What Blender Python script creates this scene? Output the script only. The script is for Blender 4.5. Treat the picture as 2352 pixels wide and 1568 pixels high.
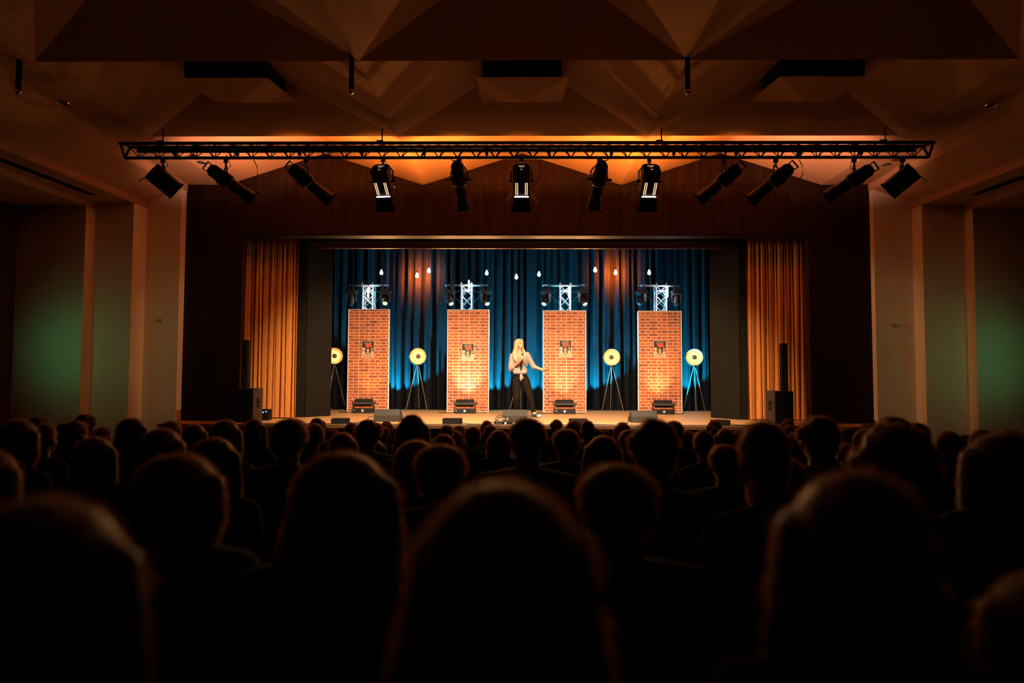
import bpy, math, random
from mathutils import Vector, Matrix, Euler
for _o in list(bpy.data.objects):
    bpy.data.objects.remove(_o)
SC = bpy.context.scene
COL = SC.collection
R = math.radians
rnd = random.Random(7)

# ------------------------------------------------------------------ camera
F = 1568.0                                   # focal length in pixels of the 2352 px frame (24 mm on 36 mm)
CAM = Vector((0, 0, 2.0))
_y, _p, _r = R(0.8), R(2.77), R(0.2)
fw = Vector((-math.sin(_y) * math.cos(_p), math.cos(_y) * math.cos(_p), math.sin(_p)))
_r0 = fw.cross(Vector((0, 0, 1))).normalized()
_u0 = _r0.cross(fw)
rt = _r0 * math.cos(_r) + _u0 * math.sin(_r)
up = _u0 * math.cos(_r) - _r0 * math.sin(_r)
cd = bpy.data.cameras.new('camera')
cd.sensor_width = 36
cd.lens = 24
cd.clip_start = 0.05
cd.dof.use_dof = True
cd.dof.focus_distance = 15.0
cd.dof.aperture_fstop = 1.2
cam = bpy.data.objects.new('camera', cd)
cam.matrix_world = Matrix((( rt.x, up.x, -fw.x, CAM.x), (rt.y, up.y, -fw.y, CAM.y), (rt.z, up.z, -fw.z, CAM.z), (0, 0, 0, 1)))
COL.objects.link(cam)
SC.camera = cam

def P(px, py, d):
    "world point seen at a pixel, at distance d down the hall"
    v = fw + rt * ((px - 1176) / F) - up * ((py - 784) / F)
    return CAM + v * (d / v.y)

# ------------------------------------------------------------------ world, view
SC.view_settings.view_transform = 'Standard'
SC.view_settings.look = 'None'
SC.view_settings.gamma = 1
SC.view_settings.use_curve_mapping = False
SC.view_settings.exposure = 0.0
W = bpy.data.worlds.new('world')
SC.world = W
W.use_nodes = True
W.node_tree.nodes['Background'].inputs[0].default_value = (0, 0, 0, 1)
W.node_tree.nodes['Background'].inputs[1].default_value = 0.0

def lamp(name, kind, loc, energy, color, target=None, size=0.1, spot=60, blend=0.5):
    l = bpy.data.lights.new(name, kind)
    l.energy = energy
    l.color = color
    if kind == 'SPOT':
        l.spot_size = R(spot)
        l.spot_blend = blend
        l.shadow_soft_size = size
    elif kind == 'POINT':
        l.shadow_soft_size = size
    elif kind == 'AREA':
        l.size = size
    o = bpy.data.objects.new(name, l)
    o.location = loc
    if target is not None:
        o.rotation_euler = (Vector(target) - Vector(loc)).to_track_quat('-Z', 'Y').to_euler()
    COL.objects.link(o)
    return o

HS = 1.1                                      # stage height
WARM = (1.0, 0.62, 0.30)
# three lit fresnels on the truss, and the side profiles that cross the stage
for px in (880, 1198, 1490):
    a = P(px, 420, 10.15)
    lamp('fresnel_beam', 'SPOT', a + Vector((0, .28, -.2)), 2050, (1.0, .74, .48), (a.x * 1.25, 14.6, 1.2), .12, 78, .75)
for px in (702, 880, 1055, 1198, 1376, 1490, 1664):
    a = P(px, 420, 10.15)
    lamp('ceiling_fill', 'SPOT', (a.x, 10.75, 4.72), 260, (1.0, .33, .06), (a.x * 1.08, 11.42, 6.22), .12, 100, .25)  # added uplights that fill the last ceiling bay, also by unlit profiles
for px, tgt, e, sp, bl in ((535, (5.2, 13.9, 2.6), 1000, 26, .6), (715, (3.4, 15.5, 1.9), 900, 30, .5), (1770, (-5.1, 13.9, 2.6), 700, 26, .6), (1655, (-3.4, 15.5, 1.9), 900, 30, .5)):
    a = P(px, 415, 10.15)
    lamp('profile_beam', 'SPOT', a + Vector((0, .3, -.2)), e, (1.0, .60, .28), tgt, .08, sp, bl)
# narrow low streaks on the boards near the stage edge
for px, tp, e, sp in ((1770, (1415, 966), 700, 5.5), (1655, (1090, 964), 500, 4.5), (535, (1690, 968), 900, 6)):
    a = P(px, 415, 10.15)
    lamp('profile_streak', 'SPOT', a + Vector((0, .3, -.2)), e, (1.0, .72, .30), P(*tp, 12.8), .02, sp, .3)
# pale fill lamps added at both sides for the last ceiling bay
for px in (560, 1860):
    a = P(px, 400, 10.2)
    lamp('ceiling_fill_pale', 'SPOT', (a.x, 10.98, 4.75), 240, (1.0, .48, .32), (a.x * 1.2, 11.7, 6.5), .2, 98, .35)
# green side wall washers in the aisles, then added fill lamps for the piers
lamp('aisle_wash', 'SPOT', (-8.05, 10.9, 2.4), 5.5, (.05, 1.0, .40), (-8.0, 12.1, 2.4), .1, 110, 1.0)
lamp('aisle_wash', 'SPOT', (8.33, 11.1, 2.3), 5.5, (.05, 1.0, .40), (8.3, 12.3, 2.3), .1, 110, 1.0)
lamp('pier_fill', 'SPOT', (-7.0, 3.0, 4.2), 120, (.66, .78, .36), (-7.0, 12.6, 2.4), .5, 28, 1.0)
lamp('pier_fill', 'SPOT', (7.3, 3.0, 4.2), 120, (.66, .78, .36), (7.3, 12.6, 2.4), .5, 28, 1.0)

# ------------------------------------------------------------------ materials
def mat(name, col, rough=.6, metal=0, emit=None, es=0, noise=0, nscale=20, sheen=0, spec=.3, bump=0):
    m = bpy.data.materials.new(name)
    m.use_nodes = True
    nt = m.node_tree
    b = nt.nodes['Principled BSDF']
    b.inputs['Base Color'].default_value = (*col, 1)
    b.inputs['Roughness'].default_value = rough
    b.inputs['Metallic'].default_value = metal
    b.inputs['Specular IOR Level'].default_value = spec
    if sheen:
        b.inputs['Sheen Weight'].default_value = sheen
        b.inputs['Sheen Roughness'].default_value = .4
        b.inputs['Sheen Tint'].default_value = (1, .9, .8, 1)
    if emit:
        b.inputs['Emission Color'].default_value = (*emit, 1)
        b.inputs['Emission Strength'].default_value = es
    if noise or bump:
        tc = nt.nodes.new('ShaderNodeTexCoord')
        n = nt.nodes.new('ShaderNodeTexNoise')
        n.inputs['Scale'].default_value = nscale
        n.inputs['Detail'].default_value = 4
        nt.links.new(tc.outputs['Object'], n.inputs['Vector'])
        if noise:
            mx = nt.nodes.new('ShaderNodeMix')
            mx.data_type = 'RGBA'
            mx.inputs['A'].default_value = (*[c * (1 - noise) for c in col], 1)
            mx.inputs['B'].default_value = (*[min(1, c * (1 + noise)) for c in col], 1)
            nt.links.new(n.outputs['Fac'], mx.inputs['Factor'])
            nt.links.new(mx.outputs['Result'], b.inputs['Base Color'])
        if bump:
            bp = nt.nodes.new('ShaderNodeBump')
            bp.inputs['Strength'].default_value = bump
            bp.inputs['Distance'].default_value = .01
            nt.links.new(n.outputs['Fac'], bp.inputs['Height'])
            nt.links.new(bp.outputs['Normal'], b.inputs['Normal'])
    return m

M = {}
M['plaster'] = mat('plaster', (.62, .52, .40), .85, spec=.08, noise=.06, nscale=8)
M['ceiling'] = mat('ceiling_paint', (.40, .205, .105), .9, spec=.08, noise=.05, nscale=3)
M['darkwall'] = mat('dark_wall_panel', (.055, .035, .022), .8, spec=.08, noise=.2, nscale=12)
M['carpet'] = mat('dark_floor', (.03, .022, .018), .9, spec=.08, noise=.3, nscale=40)
M['black'] = mat('black_paint', (.007, .006, .006), .6, spec=.08, noise=.2, nscale=30)
M['blackmetal'] = mat('black_metal', (.008, .007, .007), .55, .0, noise=.2, nscale=60)
M['blackcloth'] = mat('black_cloth', (.02, .017, .014), .9, spec=.08, noise=.3, nscale=60, sheen=.1)
M['flat'] = mat('scuffed_black_board', (.010, .0075, .0045), .7, spec=.08, noise=.5, nscale=25)
M['alu'] = mat('aluminium', (.78, .78, .78), .35, .85, noise=.05, nscale=40)
M['trussblack'] = mat('truss_black', (.05, .035, .028), .4, .3)
M['grille'] = mat('speaker_grille', (.038, .034, .027), .7, noise=.4, nscale=150, bump=.3)
M['whitemark'] = mat('white_print', (.8, .78, .74), .6, noise=.03)
M['white_edge'] = mat('white_frame', (.85, .82, .78), .5, noise=.03)
M['wire'] = mat('cable_rubber', (.01, .01, .01), .5, noise=.1)
M['chrome'] = mat('chrome', (.8, .8, .8), .15, 1.0, noise=.03)
M['leg'] = mat('dark_wood_leg', (.16, .11, .08), .45, .2, noise=.2, nscale=50)
M['gold'] = mat('gold_leaf', (.94, .58, .26), .42, .35, noise=.10, nscale=25)
M['dishblack'] = mat('dish_outside', (.02, .017, .014), .4, .3, noise=.1)
M['bulbcap'] = mat('bulb_cap', (.16, .08, .035), .4, .5, noise=.1)
M['lens_warm'] = mat('lens_lit', (.9, .8, .6), .2, emit=(1, .66, .22), es=2.6, noise=.02)
M['lens_dim'] = mat('lens_unlit', (.05, .05, .06), .08, .2, noise=.05)
M['lens_white'] = mat('lens_hot', (.9, .8, .7), .2, emit=(1, .78, .55), es=18, noise=.02)
M['slit'] = mat('light_slit', (.9, .7, .5), .4, emit=(1, .62, .34), es=1.3, noise=.02)
M['slit_dim'] = mat('light_slit_dim', (.9, .7, .5), .4, emit=(1, .62, .36), es=.45, noise=.02)
M['slit_hot'] = mat('light_slit_hot', (.9, .8, .8), .4, emit=(1, .82, .85), es=7, noise=.02)
M['bulb_warm'] = mat('bulb_glass_warm', (.9, .8, .6), .1, emit=(1, .74, .42), es=3.5, noise=.02)
M['bulb_white'] = mat('bulb_glass_white', (.9, .9, .9), .1, emit=(.90, 1.0, .92), es=9, noise=.02)
M['bulb_orange'] = mat('bulb_glass_orange', (.9, .7, .5), .1, emit=(1, .72, .36), es=14, noise=.02)
M['blueled'] = mat('blue_led', (.2, .5, .9), .3, emit=(.10, .42, 1.0), es=6, noise=.02)
M['hookgrey'] = mat('fitting_grey', (.30, .24, .16), .5, noise=.1)
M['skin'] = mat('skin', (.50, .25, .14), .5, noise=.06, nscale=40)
M['blonde'] = mat('blonde_hair', (.38, .25, .13), .6, noise=.25, nscale=70, sheen=.15)
M['denim_shirt'] = mat('light_denim', (.24, .20, .175), .85, noise=.22, nscale=25, bump=.6)
M['blackjeans'] = mat('black_jeans', (.009, .0065, .0045), .8, spec=.04, noise=.2, nscale=80)
M['lips'] = mat('lips', (.55, .16, .12), .4, noise=.05)
M['teeth'] = mat('teeth', (.85, .80, .72), .3, noise=.02)
M['eye'] = mat('eye_dark', (.03, .02, .015), .2, noise=.05)
M['shoe'] = mat('shoe_canvas', (.70, .68, .62), .6, noise=.05)
M['shoedark'] = mat('shoe_upper', (.03, .05, .045), .6, noise=.1)
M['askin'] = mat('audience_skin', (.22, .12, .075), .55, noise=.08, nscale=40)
def hairmat(n, c):
    return mat(n, c, .55, noise=.3, nscale=80, sheen=.25, spec=.3)
HAIR = {'dark': hairmat('hair_dark', (.008, .005, .004)), 'brown': hairmat('hair_brown', (.022, .011, .006)),
        'fair': hairmat('hair_fair', (.09, .05, .022)), 'grey': hairmat('hair_grey', (.07, .055, .045))}
SHIRT = [mat('shirt_' + n, c, .9, noise=.15, nscale=60, sheen=.05, spec=.05) for n, c in
         (('navy', (.006, .006, .010)), ('charcoal', (.010, .008, .007)), ('maroon', (.016, .005, .004)), ('brown', (.016, .009, .005)), ('black', (.008, .008, .008)))]
M['trousers'] = mat('trousers_dark', (.012, .012, .014), .9, noise=.15, nscale=60)

def nodes_of(name, rough, spec=.5):
    m = bpy.data.materials.new(name)
    m.use_nodes = True
    nt = m.node_tree
    b = nt.nodes['Principled BSDF']
    b.inputs['Roughness'].default_value = rough
    b.inputs['Specular IOR Level'].default_value = spec
    return m, nt, b

def N(nt, kind, **kw):
    n = nt.nodes.new(kind)
    for k, v in kw.items():
        setattr(n, k, v)
    return n

def math_node(nt, op, a, b=None, c=None):
    n = N(nt, 'ShaderNodeMath', operation=op)
    for i, v in enumerate((a, b, c)):
        if v is None:
            continue
        if isinstance(v, (int, float)):
            n.inputs[i].default_value = v
        else:
            nt.links.new(v, n.inputs[i])
    return n.outputs[0]

def ramp(nt, fac, stops):
    r = N(nt, 'ShaderNodeValToRGB')
    e = r.color_ramp.elements
    e[0].position, e[0].color = stops[0][0], (*stops[0][1], 1)
    e[1].position, e[1].color = stops[-1][0], (*stops[-1][1], 1)
    for p, c in stops[1:-1]:
        k = e.new(p)
        k.color = (*c, 1)
    nt.links.new(fac, r.inputs[0])
    return r.outputs[0]

def mix(nt, f, a, b, blend='MIX'):
    n = N(nt, 'ShaderNodeMix', data_type='RGBA', blend_type=blend)
    for key, v in (('Factor', f), ('A', a), ('B', b)):
        if isinstance(v, (int, float)):
            n.inputs[key].default_value = v
        elif isinstance(v, tuple):
            n.inputs[key].default_value = (*v, 1)
        else:
            nt.links.new(v, n.inputs[key])
    return n.outputs['Result']

def brick_material():
    m, nt, b = nodes_of('printed_brick', .75, .2)
    tc = N(nt, 'ShaderNodeTexCoord')
    sp = N(nt, 'ShaderNodeSeparateXYZ')
    nt.links.new(tc.outputs['Object'], sp.inputs[0])
    oi = N(nt, 'ShaderNodeObjectInfo')
    off = math_node(nt, 'MULTIPLY', oi.outputs['Random'], 3.0)
    x = math_node(nt, 'ADD', math_node(nt, 'ADD', sp.outputs['X'], off), 47.0)
    z = math_node(nt, 'ADD', sp.outputs['Z'], 0.0)
    cb = N(nt, 'ShaderNodeCombineXYZ')
    nt.links.new(x, cb.inputs[0])
    nt.links.new(z, cb.inputs[1])
    nz = N(nt, 'ShaderNodeTexNoise')
    nz.inputs['Scale'].default_value = 9
    nt.links.new(cb.outputs[0], nz.inputs['Vector'])
    wob = N(nt, 'ShaderNodeVectorMath', operation='SCALE')
    wob.inputs['Scale'].default_value = .012
    nt.links.new(nz.outputs['Color'], wob.inputs[0])
    ad = N(nt, 'ShaderNodeVectorMath', operation='ADD')
    nt.links.new(cb.outputs[0], ad.inputs[0])
    nt.links.new(wob.outputs[0], ad.inputs[1])
    br = N(nt, 'ShaderNodeTexBrick', offset=.5, offset_frequency=2, squash=.56, squash_frequency=2)
    br.inputs['Scale'].default_value = 1
    br.inputs['Brick Width'].default_value = .235
    br.inputs['Row Height'].default_value = .0735
    br.inputs['Mortar Size'].default_value = .0085
    br.inputs['Mortar Smooth'].default_value = .25
    br.inputs['Bias'].default_value = -.15
    br.inputs['Color1'].default_value = (.50, .125, .038, 1)
    br.inputs['Color2'].default_value = (.20, .055, .038, 1)
    br.inputs['Mortar'].default_value = (.66, .42, .29, 1)
    nt.links.new(ad.outputs[0], br.inputs['Vector'])
    n2 = N(nt, 'ShaderNodeTexNoise')
    n2.inputs['Scale'].default_value = 40
    n2.inputs['Detail'].default_value = 5
    nt.links.new(cb.outputs[0], n2.inputs['Vector'])
    dirt = ramp(nt, n2.outputs['Fac'], [(.32, (.62, .60, .62)), (.68, (1.2, 1.12, 1.05))])
    nt.links.new(mix(nt, .8, br.outputs['Color'], dirt, 'MULTIPLY'), b.inputs['Base Color'])
    return m
M['brick'] = brick_material()

def plank_material():
    m, nt, b = nodes_of('stage_planks', .38, .35)
    tc = N(nt, 'ShaderNodeTexCoord')
    sp = N(nt, 'ShaderNodeSeparateXYZ')
    nt.links.new(tc.outputs['Object'], sp.inputs[0])
    br = N(nt, 'ShaderNodeTexBrick', offset=.37, offset_frequency=2)
    br.inputs['Scale'].default_value = 1
    br.inputs['Brick Width'].default_value = 2.2
    br.inputs['Row Height'].default_value = .12
    br.inputs['Mortar Size'].default_value = .003
    br.inputs['Color1'].default_value = (.60, .32, .13, 1)
    br.inputs['Color2'].default_value = (.48, .25, .10, 1)
    br.inputs['Mortar'].default_value = (.12, .06, .03, 1)
    nt.links.new(tc.outputs['Object'], br.inputs['Vector'])
    mp = N(nt, 'ShaderNodeMapping')
    mp.inputs['Scale'].default_value = (2, 40, 1)
    nt.links.new(tc.outputs['Object'], mp.inputs['Vector'])
    n2 = N(nt, 'ShaderNodeTexNoise')
    n2.inputs['Scale'].default_value = 1.5
    n2.inputs['Detail'].default_value = 6
    nt.links.new(mp.outputs[0], n2.inputs['Vector'])
    g = ramp(nt, n2.outputs['Fac'], [(.3, (.75, .72, .68)), (.7, (1.1, 1.1, 1.1))])
    nt.links.new(mix(nt, .7, br.outputs['Color'], g, 'MULTIPLY'), b.inputs['Base Color'])
    return m
M['planks'] = plank_material()

def woodwall_material():
    m, nt, b = nodes_of('mahogany_panels', .5, .12)
    tc = N(nt, 'ShaderNodeTexCoord')
    sp = N(nt, 'ShaderNodeSeparateXYZ')
    nt.links.new(tc.outputs['Object'], sp.inputs[0])
    mp = N(nt, 'ShaderNodeMapping')
    mp.inputs['Scale'].default_value = (9, 9, .7)
    nt.links.new(tc.outputs['Object'], mp.inputs['Vector'])
    n = N(nt, 'ShaderNodeTexNoise')
    n.inputs['Scale'].default_value = 2.2
    n.inputs['Detail'].default_value = 6
    nt.links.new(mp.outputs[0], n.inputs['Vector'])
    c = ramp(nt, n.outputs['Fac'], [(.3, (.010, .0034, .0019)), (.5, (.018, .006, .0028)), (.72, (.028, .0095, .0045))])
    fx = math_node(nt, 'FRACT', math_node(nt, 'DIVIDE', math_node(nt, 'ADD', sp.outputs['X'], 100 * .953 + .0), .953))
    s1 = math_node(nt, 'LESS_THAN', fx, .014)
    s2 = math_node(nt, 'LESS_THAN', math_node(nt, 'ABSOLUTE', math_node(nt, 'SUBTRACT', sp.outputs['Z'], 5.655)), .008)
    s3 = math_node(nt, 'LESS_THAN', math_node(nt, 'ABSOLUTE', math_node(nt, 'SUBTRACT', sp.outputs['Z'], 2.50)), .008)
    s = math_node(nt, 'MAXIMUM', math_node(nt, 'MAXIMUM', s1, s2), s3)
    nt.links.new(mix(nt, s, c, (.006, .003, .002)), b.inputs['Base Color'])
    return m
M['woodwall'] = woodwall_material()

def cloth_material(name, c0, c1, rough=.95, sheen=.0):
    m, nt, b = nodes_of(name, rough, .015)
    tc = N(nt, 'ShaderNodeTexCoord')
    mp = N(nt, 'ShaderNodeMapping')
    mp.inputs['Scale'].default_value = (30, 30, 3)
    nt.links.new(tc.outputs['Object'], mp.inputs['Vector'])
    n = N(nt, 'ShaderNodeTexNoise')
    n.inputs['Scale'].default_value = 2
    n.inputs['Detail'].default_value = 5
    nt.links.new(mp.outputs[0], n.inputs['Vector'])
    nt.links.new(ramp(nt, n.outputs['Fac'], [(.3, c0), (.7, c1)]), b.inputs['Base Color'])
    b.inputs['Sheen Weight'].default_value = sheen
    return m
M['backdrop'] = cloth_material('dark_velvet', (.005, .0046, .0046), (.009, .0084, .0084))
M['orangecloth'] = cloth_material('orange_drape', (.42, .145, .032), (.56, .21, .05), .9, .0)

# ------------------------------------------------------------------ mesh builder
class MB:
    def __init__(s):
        s.v = []
        s.f = []
    def _add(s, vs, fs):
        n = len(s.v)
        s.v += [Vector(v) for v in vs]
        s.f += [tuple(i + n for i in f) for f in fs]
        return s
    def poly(s, pts):
        return s._add(pts, [tuple(range(len(pts)))])
    def box(s, c, size, rot=None):
        c = Vector(c)
        hx, hy, hz = size[0] / 2, size[1] / 2, size[2] / 2
        vs = [Vector((x, y, z)) for x in (-hx, hx) for y in (-hy, hy) for z in (-hz, hz)]
        if rot is not None:
            vs = [rot @ v for v in vs]
        return s._add([v + c for v in vs], [(0, 1, 3, 2), (4, 6, 7, 5), (0, 4, 5, 1), (2, 3, 7, 6), (0, 2, 6, 4), (1, 5, 7, 3)])
    def span(s, a, b):
        a, b = Vector(a), Vector(b)
        return s.box((a + b) / 2, (abs(b.x - a.x), abs(b.y - a.y), abs(b.z - a.z)))
    def cbox(s, c, size, ch, rot=None):
        "box with chamfered long edges (axis y)"
        hx, hy, hz = size[0] / 2, size[1] / 2, size[2] / 2
        prof = [(-hx + ch, -hz), (hx - ch, -hz), (hx, -hz + ch), (hx, hz - ch), (hx - ch, hz), (-hx + ch, hz), (-hx, hz - ch), (-hx, -hz + ch)]
        k = len(prof)
        vs = [Vector((x, y, z)) for y in (-hy, hy) for x, z in prof]
        if rot is not None:
            vs = [rot @ v for v in vs]
        fs = [tuple(range(k)), tuple(range(2 * k - 1, k - 1, -1))] + [(i, i + k, (i + 1) % k + k, (i + 1) % k) for i in range(k)]
        return s._add([v + Vector(c) for v in vs], fs)
    def cyl(s, a, b, r0, r1=None, seg=10, caps=True):
        a, b = Vector(a), Vector(b)
        r1 = r0 if r1 is None else r1
        ax = (b - a)
        if ax.length < 1e-9:
            return s
        q = ax.to_track_quat('Z', 'Y').to_matrix()
        vs = []
        for c, r in ((a, r0), (b, r1)):
            for i in range(seg):
                t = 2 * math.pi * i / seg
                vs.append(c + q @ Vector((r * math.cos(t), r * math.sin(t), 0)))
        fs = [(i, (i + 1) % seg, (i + 1) % seg + seg, i + seg) for i in range(seg)]
        if caps:
            fs += [tuple(range(seg - 1, -1, -1)), tuple(range(seg, 2 * seg))]
        return s._add(vs, fs)
    def tube(s, pts, r, seg=6):
        pts = [Vector(p) for p in pts]
        rings = []
        for i, p in enumerate(pts):
            t = (pts[min(i + 1, len(pts) - 1)] - pts[max(i - 1, 0)]).normalized()
            q = t.to_track_quat('Z', 'Y').to_matrix()
            rings.append([p + q @ Vector((r * math.cos(2 * math.pi * k / seg), r * math.sin(2 * math.pi * k / seg), 0)) for k in range(seg)])
        vs = [v for ring in rings for v in ring]
        fs = []
        for i in range(len(pts) - 1):
            for k in range(seg):
                a = i * seg + k
                b = i * seg + (k + 1) % seg
                fs.append((a, b, b + seg, a + seg))
        fs += [tuple(range(seg - 1, -1, -1)), tuple(range(len(vs) - seg, len(vs)))]
        return s._add(vs, fs)
    def ell(s, c, rad, rot=None, seg=14, rings=9):
        c = Vector(c)
        if isinstance(rad, (int, float)):
            rad = (rad, rad, rad)
        vs = [Vector((0, 0, -rad[2]))]
        for j in range(1, rings):
            ph = -math.pi / 2 + math.pi * j / rings
            for i in range(seg):
                t = 2 * math.pi * i / seg
                vs.append(Vector((rad[0] * math.cos(ph) * math.cos(t), rad[1] * math.cos(ph) * math.sin(t), rad[2] * math.sin(ph))))
        vs.append(Vector((0, 0, rad[2])))
        if rot is not None:
            vs = [rot @ v for v in vs]
        fs = [(0, 1 + (i + 1) % seg, 1 + i) for i in range(seg)]
        for j in range(rings - 2):
            for i in range(seg):
                a = 1 + j * seg + i
                b = 1 + j * seg + (i + 1) % seg
                fs.append((a, b, b + seg, a + seg))
        L = len(vs) - 1
        o = 1 + (rings - 2) * seg
        fs += [(o + i, o + (i + 1) % seg, L) for i in range(seg)]
        return s._add([v + c for v in vs], fs)
    def cap(s, a, ra, b, rb):
        "tapered capsule"
        return s.cyl(a, b, ra, rb, 14).ell(a, ra).ell(b, rb)
    def chain(s, *pr):
        for (a, ra), (b, rb) in zip(pr, pr[1:]):
            s.cap(a, ra, b, rb)
        return s
    def lathe(s, prof, seg=24, rot=None, c=(0, 0, 0)):
        "profile [(r, h)] turned about local z"
        vs, fs = [], []
        for r, h in prof:
            for i in range(seg):
                t = 2 * math.pi * i / seg
                v = Vector((r * math.cos(t), r * math.sin(t), h))
                vs.append((rot @ v if rot is not None else v) + Vector(c))
        for j in range(len(prof) - 1):
            for i in range(seg):
                a = j * seg + i
                b = j * seg + (i + 1) % seg
                fs.append((a, b, b + seg, a + seg))
        return s._add(vs, fs)
    def prism(s, pts, ext):
        ext = Vector(ext)
        k = len(pts)
        vs = [Vector(p) for p in pts] + [Vector(p) + ext for p in pts]
        fs = [tuple(range(k)), tuple(range(2 * k - 1, k - 1, -1))] + [(i, i + k, (i + 1) % k + k, (i + 1) % k) for i in range(k)]
        return s._add(vs, fs)
    def shift(s, o):
        s.v = [v + Vector(o) for v in s.v]
        return s
    def mesh(s, name, m, smooth=False):
        me = bpy.data.meshes.new(name)
        me.from_pydata([tuple(v) for v in s.v], [], s.f)
        me.validate()
        if m is not None:
            me.materials.append(m)
        if smooth:
            me.polygons.foreach_set('use_smooth', [True] * len(me.polygons))
        me.update()
        return me
    def build(s, name, m, parent=None, smooth=False, bevel=0):
        o = bpy.data.objects.new(name, s.mesh(name, m, smooth))
        COL.objects.link(o)
        o.parent = parent
        if bevel:
            bm = o.modifiers.new('bevel', 'BEVEL')
            bm.width = bevel
            bm.segments = 2
            bm.limit_method = 'ANGLE'
        return o
    def flesh(s, name, m, voxel, smooth=6):
        "closed lumps fused into one continuous surface"
        o = bpy.data.objects.new(name, s.mesh(name, None))
        COL.objects.link(o)
        r = o.modifiers.new('r', 'REMESH')
        r.mode = 'VOXEL'
        r.voxel_size = voxel
        k = o.modifiers.new('s', 'SMOOTH')
        k.iterations = smooth
        dg = bpy.context.evaluated_depsgraph_get()
        me = bpy.data.meshes.new_from_object(o.evaluated_get(dg))
        me.name = name
        me.materials.clear()
        me.materials.append(m)
        me.polygons.foreach_set('use_smooth', [True] * len(me.polygons))
        bpy.data.objects.remove(o)
        return me

def obj(name, me, parent=None, loc=(0, 0, 0), rot=(0, 0, 0)):
    o = bpy.data.objects.new(name, me)
    COL.objects.link(o)
    o.parent = parent
    o.location = loc
    o.rotation_euler = rot
    return o

def tag(o, label, cat, group=None):
    o['label'] = label
    o['category'] = cat
    if group:
        o['group'] = group
    return o

def thing(name, label, cat, loc, rotz=0, group=None):
    o = bpy.data.objects.new(name, None)
    COL.objects.link(o)
    o.location = loc
    o.rotation_euler = (0, 0, rotz)
    o.empty_display_size = .1
    return tag(o, label, cat, group)

def struct(o):
    o['kind'] = 'structure'
    return o

def dup(root, label, loc=None, rotz=None):
    "copy of a thing with its parts and their sub-parts; returns the copy and its parts in order"
    r = root.copy()
    COL.objects.link(r)
    r['label'] = label
    if loc is not None:
        r.location = loc
    if rotz is not None:
        r.rotation_euler = (0, 0, rotz)
    parts = []
    for ch in list(root.children):
        c = ch.copy()
        COL.objects.link(c)
        c.parent = r
        parts.append(c)
        for g in list(ch.children):
            d = g.copy()
            COL.objects.link(d)
            d.parent = c
    return r, parts

def setmat(o, m):
    o.material_slots[0].link = 'OBJECT'
    o.material_slots[0].material = m

# ------------------------------------------------------------------ the hall: floor, ceiling, walls
def floor_z(d):
    return max(0.0, .66 - .075 * d)
XL, XR = -9.1, 9.4
YB = -6.0
struct(MB().prism([(XL, YB, floor_z(YB)), (XL, 8.8, 0), (XL, 13.6, 0), (XL, 13.6, -.2), (XL, YB, -.2)], (XR - XL, 0, 0)).build('floor', M['carpet']))

ZV, HA = 5.65, .62                 # valley height of the folded ceiling, rise of the pyramids
EDGES = [-5.2, -2.6, 0.0, 2.6, 5.2, 7.78, 10.3, 13.0]
XV = [-5.73, -1.91, 1.91, 5.73]
cm = MB()
for j in range(len(EDGES) - 1):
    y0, y1 = EDGES[j], EDGES[j + 1]
    last = j == len(EDGES) - 2
    for i in range(3):
        x0, x1 = XV[i], XV[i + 1]
        xc, yc = (x0 + x1) / 2, (y0 + y1) / 2
        A, B, Cc, D = (x0, y0, ZV), (x1, y0, ZV), (x1, y1, ZV), (x0, y1, ZV)
        T = (xc, yc, ZV + HA)
        cm.poly([A, T, B])
        if last:
            T2 = (xc, y1, ZV + HA)
            cm.poly([A, D, T2, T])
            cm.poly([B, T, T2, Cc])
        else:
            cm.poly([A, D, T])
            cm.poly([B, T, Cc])
            cm.poly([D, Cc, T])
# flat margins outside the folds and the stepped soffits down to the side walls
def zs(z, y):
    return z - .022 * (13 - y) * (1 if y > 0 else 1)
SECT = {-1: [(-5.73, 5.65), (-6.485, 5.66), (-6.485, 5.53), (-7.135, 5.28), (-7.135, 5.15), (-7.845, 5.15), (-7.845, 5.03), (XL, 5.03)],
        1: [(5.73, 5.65), (6.625, 5.66), (6.625, 5.53), (7.345, 5.28), (7.345, 5.15), (8.115, 5.15), (8.115, 5.03), (XR, 5.03)]}
for sd, sec in SECT.items():
    for (xa, za), (xb, zb) in zip(sec, sec[1:]):
        ya0 = za if xa in (-5.73, 5.73) else zs(za, YB)
        cm.poly([(xa, YB, ya0), (xa, 13, za), (xb, 13, zb), (xb, YB, zs(zb, YB))])
cm.poly([(XV[0], YB, ZV), (XV[3], YB, ZV), (XV[3], EDGES[0], ZV), (XV[0], EDGES[0], ZV)])
struct(cm.build('ceiling', M['ceiling']))
# a roof deck above, so that the hall is closed
struct(MB().span((XL - .3, YB - .3, 6.75), (XR + .3, 19, 6.85)).build('roof', M['black']))

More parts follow.
